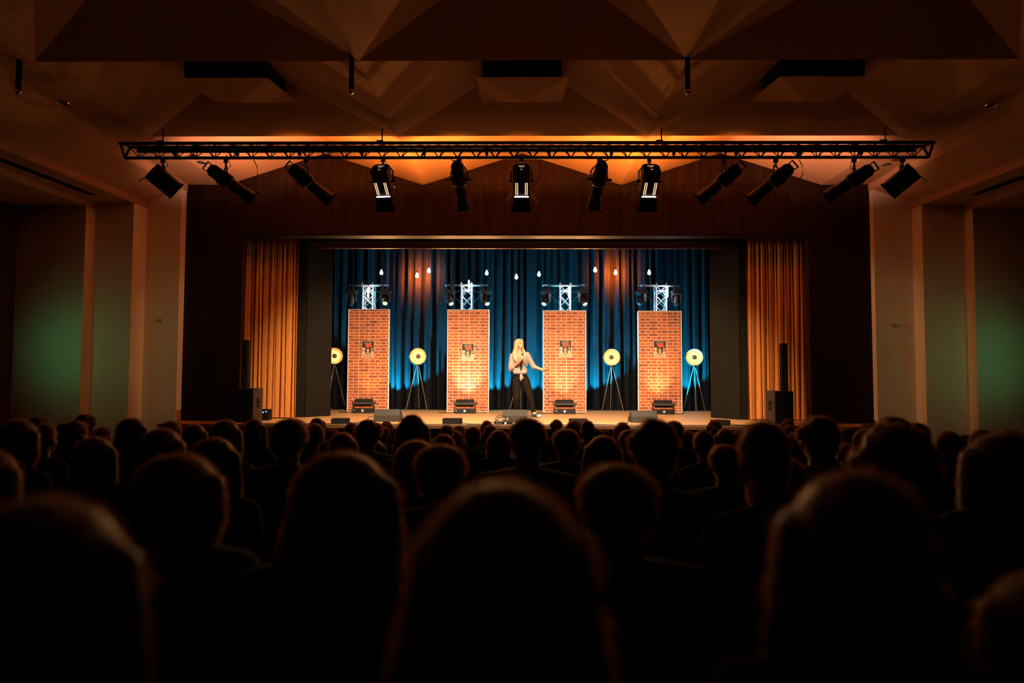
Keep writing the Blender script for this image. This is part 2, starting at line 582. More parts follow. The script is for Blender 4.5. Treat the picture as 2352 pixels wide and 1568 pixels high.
LW = [(-6.50, 13.2), (-6.50, 12.8), (-7.15, 12.8), (-7.15, 12.35), (-7.86, 12.35), (-7.86, 12.08), (XL, 12.08)]
RW = [(6.64, 13.2), (6.64, 12.86), (7.36, 12.86), (7.36, 12.54), (8.13, 12.54), (8.13, 12.3), (XR, 12.3)]
def side_wall(pts, xo, name):
    m = MB()
    plan = pts + [(xo, 13.6), (pts[0][0] + (-.01 if xo < 0 else .01), 13.6)]
    m.prism([(x, y, 0) for x, y in plan], (0, 0, 6.0))
    return struct(m.build(name, M['plaster']))
side_wall(LW, XL - .3, 'trim_1')
side_wall(RW, XR + .3, 'trim_2')
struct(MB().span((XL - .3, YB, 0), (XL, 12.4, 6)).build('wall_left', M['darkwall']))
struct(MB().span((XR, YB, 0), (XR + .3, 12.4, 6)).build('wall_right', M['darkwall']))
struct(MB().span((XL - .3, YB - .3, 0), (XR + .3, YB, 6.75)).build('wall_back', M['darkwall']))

# proscenium wall of dark wood
OL, OR, OT = -5.39, 5.47, 4.69
pw = MB()
zz = [(-6.50, 5.66), (-5.73, ZV)]
for i in range(3):
    zz += [((XV[i] + XV[i + 1]) / 2, ZV + HA), (XV[i + 1], ZV)]
zz += [(6.64, 5.66)]
pw.prism([(OL, 13, OT), (OR, 13, OT), (6.64, 13, OT)] + [(x, 13, z + .02) for x, z in reversed(zz)] + [(-6.50, 13, OT)], (0, .18, 0))
pw.span((-6.50, 13, 0), (OL, 13.18, OT))
pw.span((OR, 13, 0), (6.64, 13.18, OT))
struct(pw.build('wall_front', M['woodwall']))

# stage platform and the black stage house
st = MB().span((-6.48, 12.12, HS - .06), (6.62, 18.3, HS))
struct(st.build('stage_floor', M['planks']))
struct(MB().span((-6.48, 12.2, 0), (6.62, 12.99, HS - .06)).build('stage_front', M['black']))
sh = MB()
sh.span((-7, 18.0, 0), (7, 18.2, 6.7))
sh.span((-7, 13.19, 0), (-6.8, 18.2, 6.7))
sh.span((6.8, 13.19, 0), (7, 18.2, 6.7))
sh.span((OL, 12.985, OT - .03), (OR, 13.3, OT - .004))  # thin black board added so the header's underside catches less stage light
struct(sh.build('wall_stage', M['black']))
struct(MB().span((-7, 13.19, 6.6), (7, 18.2, 6.7)).build('ceiling_stage', M['black']))

# ------------------------------------------------------------------ drapes
def drape(x0, x1, y, z0, z1, wl, amp, seed, flare=0.0, step=.018, sharp=.8):
    rr = random.Random(seed)
    n = int((x1 - x0) / step)
    ph, a, x = [], [], 0
    # irregular folds: phase advances at a varying rate
    p = rr.random() * 6
    w = wl
    am = amp
    for i in range(n + 1):
        if i % 9 == 0:
            w = wl * rr.uniform(.6, 1.7)
            am = amp * rr.uniform(.45, 1.25)
        p += 2 * math.pi * step / w
        ph.append(p)
        a.append(am)
    a = [sum(a[max(0, i - 6):i + 7]) / len(a[max(0, i - 6):i + 7]) for i in range(n + 1)]
    m = MB()
    rows = 7
    for k in range(rows + 1):
        t = k / rows
        z = z0 + (z1 - z0) * t
        for i in range(n + 1):
            x = x0 + (x1 - x0) * i / n
            xc = (x0 + x1) / 2
            xx = xc + (x - xc) * (1 + flare * (1 - t)) + .02 * math.sin(ph[i] * .5 + t * 2)
            s = 1 - 2 * abs(math.sin(.5 * ph[i] + .12 * math.sin(3 * t + i * .01))) ** sharp
            yy = y + a[i] * (1.1 - .2 * t) * (s + .2 * math.sin(2 * ph[i] + 1.3))
            m.v.append(Vector((xx, yy, z)))
    for k in range(rows):
        for i in range(n):
            q = k * (n + 1) + i
            m.f.append((q, q + 1, q + n + 2, q + n + 1))
    return m
YC = 17.6
tag(drape(-6.3, 6.3, YC, HS + .015, 6.3, .23, .125, 3).build('backdrop_curtain', M['backdrop'], smooth=True),
    'dark pleated backdrop curtain across the back of the stage, washed in blue light', 'curtain')
xl0, xl1 = P(546, 700, 13.75).x, P(686, 700, 13.75).x
xr0, xr1 = P(1714, 700, 13.75).x, P(1860, 700, 13.75).x
tag(drape(xl0 - .1, xl1, 13.75, HS + .02, 5.2, .085, .034, 11, .01, .008).build('stage_curtain', M['orangecloth'], smooth=True),
    'orange pleated stage curtain beside the black board, behind the left speaker column', 'curtain', 'orange house curtains')
tag(drape(xr0, xr1 + .1, 13.75, HS + .02, 5.2, .09, .034, 5, .01, .008).build('stage_curtain', M['orangecloth'], smooth=True),
    'orange pleated stage curtain with a bright front edge, behind the right speaker column', 'curtain', 'orange house curtains')

# black masking boards each side of the set
def board(xa, ya, xb, yb, label):
    a, b = Vector((xa, ya, HS)), Vector((xb, yb, HS))
    t = (b - a).normalized()
    n = Vector((-t.y, t.x, 0)) * .04
    o = MB().prism([a, b, b + n, a + n], (0, 0, 3.60)).build('masking_board', M['flat'])
    return tag(o, label, 'board', 'masking boards')
pa, pb = P(702, 900, 14.15), P(760, 900, 14.7)
board(pa.x, 14.15, pb.x, 14.7, 'scuffed black masking board between left orange curtain and blue backdrop')
board(pa.x - .9, 14.12, pa.x - .02, 14.12, 'narrow strip of black board right beside the left orange curtain')
pa, pb = P(1632, 900, 14.6), P(1700, 900, 14.0)
board(pa.x, 14.6, pb.x, 14.0, 'scuffed black masking board with a lit triangle at its foot, right of stage')
board(pb.x + .02, 13.98, pb.x + .5, 13.98, 'narrow strip of black board behind the right orange curtain edge')
# pelmet and black border above the opening
t = thing('pelmet', 'brown timber pelmet bar along the top of the stage opening', 'pelmet', (0, 14.3, 4.69))
za, zb = P(1196, 571, 14.3).z, P(1196, 556, 14.3).z
MB().span((-5.2, -.03, za - 4.69), (5.3, .03, zb - 4.69)).build('board', M.setdefault('pelmetwood', mat('pelmet_wood', (.10, .042, .022), .5, spec=.15, noise=.25, nscale=9)), t)
MB().cyl((-5.2, -.03, zb - 4.68), (5.3, -.03, zb - 4.68), .012, seg=8).build('rail', M['trussblack'], t)
tag(MB().span((-5.6, 14.36, za + .05), (5.7, 14.40, 6.5)).build('border_drape', M['blackcloth']), 'black border cloth hanging above the pelmet bar', 'curtain')

# ------------------------------------------------------------------ brick towers
YP = 16.5
PAN = [(797, 895, 710, 945), (1026, 1124, 711, 946), (1247, 1346, 713, 947), (1466, 1565, 714, 948)]
BAR = [(797, 893, 655), (1023, 1122, 655), (1246, 1346, 655.5), (1466, 1562, 656)]
COLX = [(833, 862), (1059, 1086), (1284, 1311), (1503, 1530)]
ORD = ['leftmost', 'second from left', 'third from left', 'rightmost']
WHO = ['beside the leftmost tripod lamp', 'just left of the performer', 'the performer points at', 'beside the rightmost tripod lamp']

def square_truss(w, h):
    m = MB()
    q = w / 2
    for sx in (-q, q):
        for sy in (-q, q):
            m.cyl((sx, sy, 0), (sx, sy, h), .025, seg=10)
    return m
def truss_lacing(w, h):
    m = MB()
    q = w / 2
    n = max(2, int(round(h / .25)))
    for k in range(n):
        z0, z1 = h * k / n, h * (k + 1) / n
        for (ax, ay), (bx, by) in (((-q, -q), (q, -q)), ((-q, q), (q, q)), ((-q, -q), (-q, q)), ((q, -q), (q, q))):
            m.cyl((ax, ay, z0), (bx, by, z1), .009, seg=6).cyl((bx, by, z0), (ax, ay, z1), .009, seg=6)
    for z in (h - .13, .1):
        for (ax, ay), (bx, by) in (((-q, -q), (q, -q)), ((-q, q), (q, q)), ((-q, -q), (-q, q)), ((q, -q), (q, q))):
            m.cyl((ax, ay, z), (bx, by, z), .014, seg=6)
    return m

# moving head light: base hangs from the bar by two clamps, yoke turns under it, head tilts in the yoke
def moving_head(label, loc, tilt, roll, lens):
    t = thing('moving_head_light', label, 'stage light', loc, 0, 'moving heads on the tower bars')
    for sx in (-.055, .055):
        MB().box((sx, 0, -.02), (.025, .05, .09)).cyl((sx, 0, -.06), (sx, 0, -.115), .012).build('clamp', M['blackmetal'], t)
    MB().cbox((0, 0, -.155), (.27, .2, .085), .03).build('base', M['blackmetal'], t, bevel=.008)
    y = MB()
    y.box((0, 0, -.215), (.22, .1, .035))
    for sx in (-.105, .105):
        y.prism([(sx - .018, -.055, -.215), (sx - .018, .055, -.215), (sx - .018, .04, -.41), (sx - .018, -.04, -.41)], (.036, 0, 0))
    yk = y.build('yoke', M['blackmetal'], t, bevel=.006)
    yk.rotation_euler = (0, 0, roll)
    h = MB().lathe([(0, -.13), (.06, -.13), (.082, -.09), (.085, .03), (.075, .06), (.07, .13), (.064, .14), (.064, .125), (0, .125)], 20)
    hd = h.build('head', M['blackmetal'], t, smooth=False)
    hd.location = (0, 0, -.36)
    hd.rotation_euler = Euler((R(180) - tilt, 0, roll), 'XYZ')
    MB().lathe([(0, .139), (.055, .134), (.055, .128), (0, .128)], 18).build('lens', M[lens], hd)
    return t

HEADS = [((808, 'lens_dim', 20, 10), (886, 'lens_warm', 42, 4)), ((1033, 'lens_warm', 38, 38), (1116, 'lens_warm', 38, 30)),
         ((1254, 'lens_warm', 38, -38), (1339, 'lens_warm', 38, 34)), ((1473, 'lens_dim', 42, -50), (1554, 'lens_dim', 34, -22))]
for i in range(4):
    a, b, c, dd = PAN[i]
    p0, p1 = P(a, dd, YP), P(b, c, YP)
    w, h = p1.x - p0.x, p1.z - HS
    xc = (p0.x + p1.x) / 2
    # printed brick panel
    t = thing('brick_panel', '%s brick-print panel standing on the stage, %s' % (['Leftmost', 'Second from left', 'Third from left', 'Rightmost'][i], WHO[i]), 'panel', (xc, YP, HS), 0, 'brick panels')
    MB().span((-w / 2 + .012, -.012, .01), (w / 2 - .012, .03, h - .01)).build('brick_face', M['brick'], t)
    fr = MB()
    fr.span((-w / 2, -.015, 0), (-w / 2 + .014, .06, h)).span((w / 2 - .014, -.015, 0), (w / 2, .06, h))
    fr.span((-w / 2, -.012, h - .012), (w / 2, .06, h)).span((-w / 2, -.012, 0), (w / 2, .06, .012))
    fr.build('frame', M['white_edge'], t)
    # tower truss behind it with its cross bar
    ca, cb = P(COLX[i][0], 700, 16.75).x, P(COLX[i][1], 700, 16.75).x
    cx = (ca + cb) / 2
    bz = P(BAR[i][0], BAR[i][2], 16.6).z
    hh = bz - HS + .03
    t = thing('truss_tower', 'aluminium truss tower with a cross bar rising behind the %s brick panel' % ORD[i], 'truss', (cx, 16.75, HS), 0, 'truss towers')
    square_truss(.25, hh).build('chords', M['alu'], t, smooth=True)
    truss_lacing(.25, hh - .02).build('lacing', M['alu'], t)
    bl, br = P(BAR[i][0], BAR[i][2], 16.6).x - cx, P(BAR[i][1], BAR[i][2], 16.6).x - cx
    MB().cyl((bl, -.17, hh - .03), (br, -.17, hh - .03), .026, seg=14).build('cross_bar', M['alu'], t, smooth=True)
    for sx in (-.125, .125):
        MB().box((sx, -.15, hh - .03), (.05, .08, .075)).cyl((sx, -.17, hh), (sx, -.17, hh + .05), .008, seg=6).build('clamp', M['alu'], t)
    MB().box((0, 0, .006), (.3, .3, .012)).build('base_plate', M['alu'], t)
    for s_ in (-1, 1):
        cb_ = MB()
        e = (bl + .15) if s_ < 0 else (br - .15)
        cb_.tube([(e, -.15, hh - .17), (e * .75, -.13, hh - .21), (e * .5, -.08, hh - .15), (s_ * .13, -.02, hh - .13)], .006)
        cb_.tube([(e, -.13, hh - .18), (e * .7, -.1, hh - .34), (s_ * .15, 0, hh - .45)], .005)
        cb_.build('cable', M['wire'], t)
    side = ['left end', 'right end']
    for j in range(2):
        px, lens, tilt, roll = HEADS[i][j]
        loc = (P(px, BAR[i][2], 16.58).x, 16.58, bz)
        look = 'lit warm lens' if lens == 'lens_warm' else 'dark lens'
        moving_head('black moving head light with %s, %s, %s tower' % (look, side[j], ORD[i]), loc, R(tilt), R(roll), lens)
        if lens == 'lens_warm':
            q = Vector(loc) + Vector((0, -.15, -.48))
            lamp('moving_head_beam', 'SPOT', q, 280, (1, .45, .14), q + Vector((math.sin(R(roll)) * .5, -2.0, .25)), .05, 62, .6)
    # floor light that grazes the panel, on a base box with its maker's square
    lx = (.5 * (a + b)) + [-11, -7, 0, 8][i]
    y0 = 15.86
    t = thing('floor_wash_light', 'black floor wash light tilted on its base box before the %s brick panel' % ORD[i], 'stage light', (P(lx, 940, y0).x, y0, HS), 0, 'floor wash lights')
    MB().box((0, 0, .055), (.50, .2, .11)).build('base', M['blackmetal'], t, bevel=.006)
    g = MB()
    for sx in (-.235, .235):
        g.prism([(sx - .01, -.05, .11), (sx - .01, .05, .11), (sx - .01, .02, .25), (sx - .01, -.02, .25)], (.02, 0, 0))
    g.build('yoke', M['blackmetal'], t)
    hd = MB().cbox((0, 0, 0), (.42, .16, .10), .02).build('lamp_head', M['blackmetal'], t)
    hd.location = (0, 0, .235)
    hd.rotation_euler = (R(35), 0, 0)
    MB().cyl((-.25, -.07, .03), (.25, -.07, .03), .03, seg=12).build('barrel', M['grille'], hd)
    MB().box((0, .082, 0), (.38, .006, .07)).build('lens', M['slit_dim'], hd)
    MB().cyl((-.27, 0, .235), (-.24, 0, .235), .018, seg=10).cyl((.24, 0, .235), (.29, 0, .235), .018, seg=10).build('knob', M['blackmetal'], t)
    mk = MB().box((.0, -.102, .06), (.045, .004, .045)).build('badge', M['whitemark'], t)
    q = MB().box((-.008, -.105, .058), (.006, .003, .024)).box((.008, -.105, .058), (.006, .003, .024)).box((0, -.105, .068), (.02, .003, .006))
    q.build('badge_mark', M['black'], mk)
    MB().cyl((-.21, -.102, .075), (-.21, -.098, .075), .009, seg=8).cyl((-.185, -.102, .055), (-.185, -.098, .055), .008, seg=8).build('socket', M['whitemark'], t)
    MB().tube([(-.25, .0, .03), (-.33, -.03, .012), (-.5, .02, .008), (-.62, .12, .008)], .009).tube([(.25, 0, .03), (.36, .03, .01), (.5, .15, .01)], .009).build('cable', M['wire'], t)
    L = Vector((P(lx, 940, y0).x, y0 + .12, HS + .30))
    e, col = [(34, (1, .50, .16)), (165, (1, .80, .52)), (85, (1, .70, .38)), (80, (1, .64, .30))][i]
    lamp('floor_wash_beam', 'SPOT', L, e, col, (L.x, YP, HS + .92), .05, 72, 1.0)
    # blue wash from the stage floor behind the panel on to the backdrop
    for sx in ((.45,), (.45,), (-.45, .45), (.45,))[i]:
        B = Vector((xc + sx, 16.95, HS + .26))
        lamp('blue_wash', 'SPOT', B, 4300, (.0, .40, .80), (xc + sx * 1.7, 17.5, HS + 2.5), .04, 104, .2)
    # poster
    ppx = [(831, 859, 781, 823), (1060, 1089, 788, 829), (1284, 1313, 779, 822), (1501, 1530, 781, 823)][i]
    q0, q1 = P(ppx[0], ppx[3], YP - .02), P(ppx[1], ppx[2], YP - .02)
    t = thing('poster', 'black show poster with five round portraits on the %s brick panel' % ORD[i], 'poster', ((q0.x + q1.x) / 2, YP - .0125, (q0.z + q1.z) / 2), 0, 'show posters')
    pwid, ph = .30, .425
    MB().box((0, -.002, 0), (pwid, .004, ph)).build('sheet', M.setdefault('paper', mat('poster_paper', (.52, .33, .23), .7, noise=.06)), t)
    MB().box((0, -.0045, .045), (pwid - .02, .001, ph - .115)).build('dark_field', M.setdefault('pblack', mat('poster_black', (.022, .014, .008), .6, noise=.2)), t)
    tg = MB()
    rr = random.Random(5)
    for k in range(9):
        tg.box((-.085 + k * .021, -.0055, .158 + .012 * (k > 1) + rr.uniform(-.004, .004)), (.014, .001, .036 + rr.uniform(-.006, .008)), Matrix.Rotation(R(rr.uniform(-10, 10)), 3, 'Y'))
    tg.build('title', M.setdefault('pgrey', mat('poster_grey', (.17, .165, .14), .6, noise=.3)), t)
    MB().prism([(-.075, -.0052, .142), (.088, -.0052, .148), (.08, -.0052, .105), (.108, -.0052, .082), (.1, -.0052, .058), (-.045, -.0052, .05), (-.06, -.0052, .09)], (0, -.0008, 0)).build('red_brush_title', M.setdefault('pred', mat('poster_red', (.62, .06, .025), .6, noise=.25, nscale=60)), t)
    faces = [(-.1, .005, .036, .042), (-.1, -.082, .035, .040), (.1, .008, .036, .042), (.1, -.080, .035, .040), (0, -.04, .058, .085)]
    for k, (fx, fz, ra, rb) in enumerate(faces):
        m_ = MB()
        pts = [(fx + ra * math.cos(2 * math.pi * s / 20), -.0051, fz + rb * math.sin(2 * math.pi * s / 20)) for s in range(20)]
        m_.prism(pts, (0, -.0012, 0))
        po = m_.build('portrait', M.setdefault('pface%d' % (k if k == 4 else k % 3), mat('portrait_ground', [(.60, .42, .28), (.72, .60, .46), (.10, .06, .04)][k % 3] if k != 4 else (.12, .07, .05), .6, noise=.2)), t)
        m_ = MB()
        m_.prism([(fx + ra * .42 * math.cos(2 * math.pi * s / 14), -.0064, fz + rb * .12 + rb * .50 * math.sin(2 * math.pi * s / 14)) for s in range(14)], (0, -.0006, 0))
        m_.prism([(fx + ra * .75 * math.cos(math.pi * s / 10), -.0064, fz - rb * .75 + rb * .42 * math.sin(math.pi * s / 10)) for s in range(11)], (0, -.0006, 0))
        m_.build('figure', M.setdefault('pskin', mat('portrait_skin', (.62, .27, .13), .6, noise=.3, nscale=60)), po)
    tx = MB()
    for k, (zz_, w_) in enumerate(((-.142, .26), (-.160, .25), (-.176, .24), (-.194, .26))):
        x_ = -w_ / 2
        while x_ < w_ / 2 - .02:
            l_ = rr.uniform(.012, .035)
            tx.box((x_ + l_ / 2, -.0046, zz_), (l_, .001, .006))
            x_ += l_ + .008
    tx.build('small_print', M.setdefault('pbrown', mat('poster_print', (.22, .07, .04), .6, noise=.2)), t)

# ------------------------------------------------------------------ tripod lamps
def tripod_lamp(label, px, py, y, pan, foot):
    c = P(px, py, y)
    H = c.z - HS
    t = thing('tripod_lamp', label, 'lamp', (c.x, y, HS), 0, 'tripod lamps')
    hub = H - .235
    for k in range(3):
        a = foot + R(120) * k
        e = Vector((math.sin(a) * .31, -math.cos(a) * .31, 0))
        m = MB().cyl((e.x * .08, e.y * .08, hub), (e.x, e.y, 0.0), .010, .008, 8)
        m.build('leg', M['leg'], t)
    MB().cyl((0, 0, hub - .03), (0, 0, hub + .02), .03, seg=12).cyl((0, 0, hub), (0, .0, hub + .04), .012).build('hub', M['blackmetal'], t)
    yk = MB().tube([(.225 * math.cos(R(180 + s * 15)), 0, .225 * math.sin(R(180 + s * 15))) for s in range(13)], .007)
    yk.cyl((-.24, 0, 0), (-.205, 0, 0), .012).cyl((.205, 0, 0), (.24, 0, 0), .012)
    yo = yk.build('bracket', M['blackmetal'], t)
    yo.location = (0, 0, H)
    yo.rotation_euler = (0, 0, pan)
    rot = Matrix.Rotation(R(90), 3, 'X')
    sh_ = MB().lathe([(.205, .0), (.208, -.006), (.2, -.045), (.17, -.10), (.11, -.15), (.04, -.17), (0, -.172)], 32, rot)
    sd = sh_.build('shade', M['dishblack'], t, smooth=True)
    sd.location = (0, 0, H)
    sd.rotation_euler = (0, 0, pan)
    MB().lathe([(.205, .0), (.196, -.045), (.165, -.095), (.105, -.143), (.04, -.162), (0, -.163)], 32, rot).build('reflector', M['gold'], sd, smooth=True)
    MB().lathe([(0, -.035), (.035, -.04), (.058, -.06), (.06, -.075), (0, -.078)], 20, rot).cyl((0, .16, 0), (0, .075, 0), .015).build('bulb_cap', M['bulbcap'], sd, smooth=True)
    MB().lathe([(.060, -.079), (.05, -.095), (.02, -.105), (0, -.106)], 16, rot).build('bulb', M['bulb_warm'], sd, smooth=True)
    n = Vector((math.sin(pan), -math.cos(pan), 0))
    for s in range(6):
        ang = s * math.pi / 3
        side = Vector((math.cos(pan), math.sin(pan), 0)) * math.cos(ang) * .058 + Vector((0, 0, 1)) * math.sin(ang) * .058
        lamp('tripod_bulb', 'POINT', Vector((c.x, y, c.z)) - n * .095 + side, .036, (1, .82, .58), None, .015)
    # cable with its inline switch
    MB().tube([(.0, .01, hub), (.012, .03, hub - .25), (.02, .02, hub - .32), (.01, .06, hub - .7), (.02, .1, .02), (.15, .2, .01)], .005).box((.018, .025, hub - .28), (.02, .02, .05)).build('cable', M['wire'], t)
    return t
tripod_lamp('tripod lamp half hidden by the black board, leftmost of the gold dish lamps', 768, 817, 17.0, R(12), R(-20))
tripod_lamp('gold dish lamp on tripod between the leftmost and second brick panels', 960, 818, 17.0, R(2), R(60))
tripod_lamp('tripod lamp standing behind the performer, only its thin legs showing', 1196, 825, 17.0, R(0), R(60))
tripod_lamp('gold dish lamp on tripod between the third and rightmost brick panels', 1405, 820, 17.0, R(0), R(60))
tripod_lamp('tilted gold dish lamp on tripod next to the right black board', 1595, 820, 17.0, R(-16), R(-8))

# ------------------------------------------------------------------ hanging bulbs and tubes
def pendant(px, py, y, kind, glow, e, label):
    c = P(px, py, y)
    t = thing('pendant_bulb', label, 'bulb', c, 0, 'hanging filament bulbs')
    MB().cyl((0, 0, .10), (0, 0, 6.55 - c.z), .004, seg=6).build('cord', M['wire'], t)
    MB().cyl((0, 0, .055), (0, 0, .105), .016, .014, 10).build('socket', M['blackmetal'], t)
    MB().lathe([(.013, .06), (.018, .035), (.036, 0), (.043, -.03), (.038, -.055), (.02, -.072), (0, -.076)], 18).build('glass', M[kind], t, smooth=True)
    if e:
        lamp('pendant_glow', 'SPOT', c + Vector((0, .05, -.02)), e, glow, c + Vector((0, 1, -.02)), .04, 150, .6)
    return t
BUL = [(876, 624, 'bulb_warm', (1, .7, .4), 1.5, 'hanging filament bulb above the right end of the leftmost tower bar'),
       (958, 631, 'bulb_orange', (1, .17, .005), 750, 'bright orange bulb hanging above the tripod lamp left of stage'),
       (985, 620, 'bulb_white', (.72, .86, 1), 50, 'white bulb hanging right next to the bright orange bulb'),
       (1118, 625, 'bulb_warm', (1, .8, .5), 2.0, 'hanging bulb above the right end of the second tower bar'),
       (1186, 634, 'bulb_warm', (1, .8, .5), 1.5, 'lowest hanging bulb, right above the performer'),
       (1238, 628, 'bulb_warm', (.9, 1, .5), 1.5, 'hanging bulb above the left end of the third tower bar'),
       (1367, 618, 'bulb_white', (.9, .9, .8), 1.5, 'hanging clear bulb, the highest, above the third tower bar and to its right'),
       (1414, 624, 'bulb_orange', (1, .17, .005), 750, 'bright orange bulb hanging above the tripod lamp right of stage'),
       (1491, 624, 'bulb_warm', (.9, 1, .6), 1.5, 'hanging bulb above the rightmost tower bar')]
for px, py, k, g, e, lb in BUL:
    pendant(px, py, 17.1 if e > 20 else 16.9, k, g, e, lb)
for px, py, i in ((846, 671, 0), (1077, 656, 1), (1307, 669, 2), (1533, 669, 3)):
    c = P(px, py, 16.42)
    t = thing('tube_bulb', 'long white tube bulb hanging in front of the %s tower bar' % ORD[i], 'bulb', c, 0, 'hanging tube bulbs')
    MB().cyl((0, 0, .2), (0, 0, 6.55 - c.z), .004, seg=6).build('cord', M['wire'], t)
    MB().cyl((0, 0, .135), (0, 0, .20), .014, .012, 10).build('socket', M['blackmetal'], t)
    MB().lathe([(.01, .14), (.018, .13), (.019, -.12), (.012, -.14), (0, -.145)], 14).build('glass', M['bulb_white'], t, smooth=True)
    lamp('tube_glow', 'POINT', c + Vector((0, .06, 0)), 9, (.88, .95, 1.0), None, .06)

# ------------------------------------------------------------------ gear along the stage front
def wedge(px0, px1, pt, pb, label):
    y = 12.95
    a, b = P(px0, pb, y), P(px1, pb, y)
    w, h = b.x - a.x, P(px0, pt, y + .15).z - HS
    t = thing('stage_monitor', label, 'loudspeaker', ((a.x + b.x) / 2, y, HS), 0, 'wedge monitors')
    prof = [(-w / 2, 0, 0), (-w / 2, .42, 0), (-w / 2, .42, .08), (-w / 2, .17, h), (-w / 2, .10, h), (-w / 2, 0, h * .55)]
    MB().prism(prof, (w, 0, 0)).build('cabinet', M['grille'], t, bevel=.008)
    MB().prism([(-w / 2 + .02, .43, .09), (-w / 2 + .02, .19, h + .003), (-w / 2 + .02, .185, h - .01), (-w / 2 + .02, .42, .08)], (w - .04, 0, 0)).build('front_grille', M['blackmetal'], t)
    MB().tube([(-w / 2 + .05, .02, h * .3), (-w / 2 - .05, .0, h * .42), (-w / 2 - .07, -.03, .1), (-w / 2 - .1, -.2, .01), (-w / 2 - .3, -.3, .01)], .007).build('cable', M['wire'], t)
wedge(858, 917, 940, 970, 'black wedge monitor before the right edge of the leftmost brick panel')
wedge(1154, 1211, 941, 974, 'grey-topped wedge monitor at the performer\'s feet')
wedge(1451, 1511, 943, 975, 'black wedge monitor before the left edge of the rightmost brick panel')
for px0, px1, pt, lab in ((760, 797, 961, 'leftmost of the low black front-fill boxes, before the leftmost brick panel'), (1016, 1060, 961, 'low black front-fill box before the second brick panel'),
                          (1308, 1350, 962, 'low black front-fill box before the third brick panel'), (1639, 1678, 965, 'rightmost of the low black front-fill boxes, before the right black board')):
    y = 12.32
    a, b = P(px0, 970, y), P(px1, 970, y)
    t = thing('front_fill_speaker', lab, 'loudspeaker', ((a.x + b.x) / 2, y, HS), 0, 'front fill speakers')
    w, h = b.x - a.x, P(px0, pt, y).z - HS
    MB().box((0, .11, h / 2), (w, .22, h)).build('cabinet', M['black'], t, bevel=.006)
    MB().box((0, -.006, h / 2), (w - .03, .008, h - .03)).build('front_grille', M['blackmetal'], t)
    MB().tube([(w / 2, .1, .03), (w / 2 + .12, .05, .01), (w / 2 + .5, -.05, .008)], .007).build('cable', M['wire'], t)
# coiled adapters in front of the middle monitor
g = P(1156, 972, 12.3)
t = thing('stage_box', 'flat black stage box with coiled cable and round plugs before the middle monitor', 'stage box', (g.x, 12.3, HS), 0)
MB().box((0, .08, .025), (.33, .16, .05)).build('housing', M['blackmetal'], t, bevel=.004)
MB().box((.04, -.003, .028), (.036, .004, .036)).build('badge', M['whitemark'], t)
MB().box((-.06, -.003, .025), (.014, .004, .024)).box((-.11, -.003, .025), (.014, .004, .024)).build('socket', M['hookgrey'], t)
for sx, sz, r in ((.0, .105, .028), (.07, .10, .026), (-.1, .10, .02)):
    MB().cyl((sx, .05, sz), (sx, .09, sz), r, r, 16).cyl((sx, .07, sz - r), (sx, .07, .05), .012).build('plug', M['hookgrey'], t)
MB().tube([(-.15, .08, .05), (-.13, .08, .13), (-.07, .08, .17), (.02, .08, .165), (.1, .08, .15), (.15, .08, .09), (.17, .08, .03)], .007).tube([(-.14, .1, .05), (-.09, .1, .12), (.0, .1, .14), (.09, .1, .1), (.13, .1, .05)], .006).build('cable', M['wire'], t)
cb = MB()
rr = random.Random(9)
xs = [-5.0 + i * .25 for i in range(41)]
cb.tube([(x, 12.19 + rr.uniform(-.012, .025), HS + .009) for x in xs], .009)
tag(cb.build('stage_cable', M['wire']), 'black cable lying along the front edge of the stage', 'cable')
cb = MB()
cb.tube([(-5.2 + i * .3, 17.28 + rr.uniform(-.03, .03), HS + .01) for i in range(36)], .009)
tag(cb.build('stage_cable', M['wire']), 'black cable lying along the foot of the backdrop curtain', 'cable')

# speaker columns at both stage ends
def speaker_set(x0, x1, pt, col0, col1, ct, right, where):
    y = 12.55
    a, b = P(x0, 960, y).x, P(x1, 960, y).x
    h = P(x0, pt, y).z - HS
    w, dp = b - a, .46
    t = thing('subwoofer', 'black subwoofer cabinet with side handles standing at the %s' % where, 'loudspeaker', ((a + b) / 2, y, HS), 0, 'subwoofers')
    cabm = M.setdefault('subbox', mat('textured_black', (.035, .024, .011), .6, noise=.3, nscale=120))
    MB().box((0, dp / 2, h / 2), (w, dp, h)).build('cabinet', cabm, t, bevel=.006)
    MB().box((0, -.008, h / 2), (w - .01, .016, h - .01)).build('front_grille', M['black'], t)
    s = -1 if right else 1
    k = MB()
    for z_, hh_ in ((h * .62, .09), (h * .47, .055)):
        k.box((s * w / 2, dp * .5, z_), (.012, .14, hh_))
    k.build('handle', M['black'], t)
    c0, c1 = P(col0, 850, y + .2).x, P(col1, 850, y + .2).x
    z1 = P(col0, ct, y + .2).z
    t = thing('column_speaker', 'slim black column speaker on the subwoofer at the %s' % where, 'loudspeaker', ((c0 + c1) / 2, y + .2, HS + h), 0, 'column speakers')
    MB().box((0, 0, (z1 - HS - h) / 2), (c1 - c0, .12, z1 - HS - h)).build('cabinet', M['black'], t, bevel=.006)
    MB().box((0, -.063, (z1 - HS - h) / 2), (c1 - c0 - .012, .006, z1 - HS - h - .02)).build('front_grille', M['blackmetal'], t)
speaker_set(541, 581, 892, 557, 570, 781, False, 'left end of the stage')
speaker_set(1780, 1823, 898, 1793, 1807, 788, True, 'right end of the stage')
c = P(606, 962, 13.2)
t = thing('amplifier_rack', 'small dark rack with two blue lamps beside the left subwoofer', 'amplifier', (c.x, 13.2, HS), 0)
hz = P(606, 940, 13.2).z - HS
MB().box((0, .1, hz / 2), (.16, .2, hz)).build('case', M['black'], t, bevel=.005)
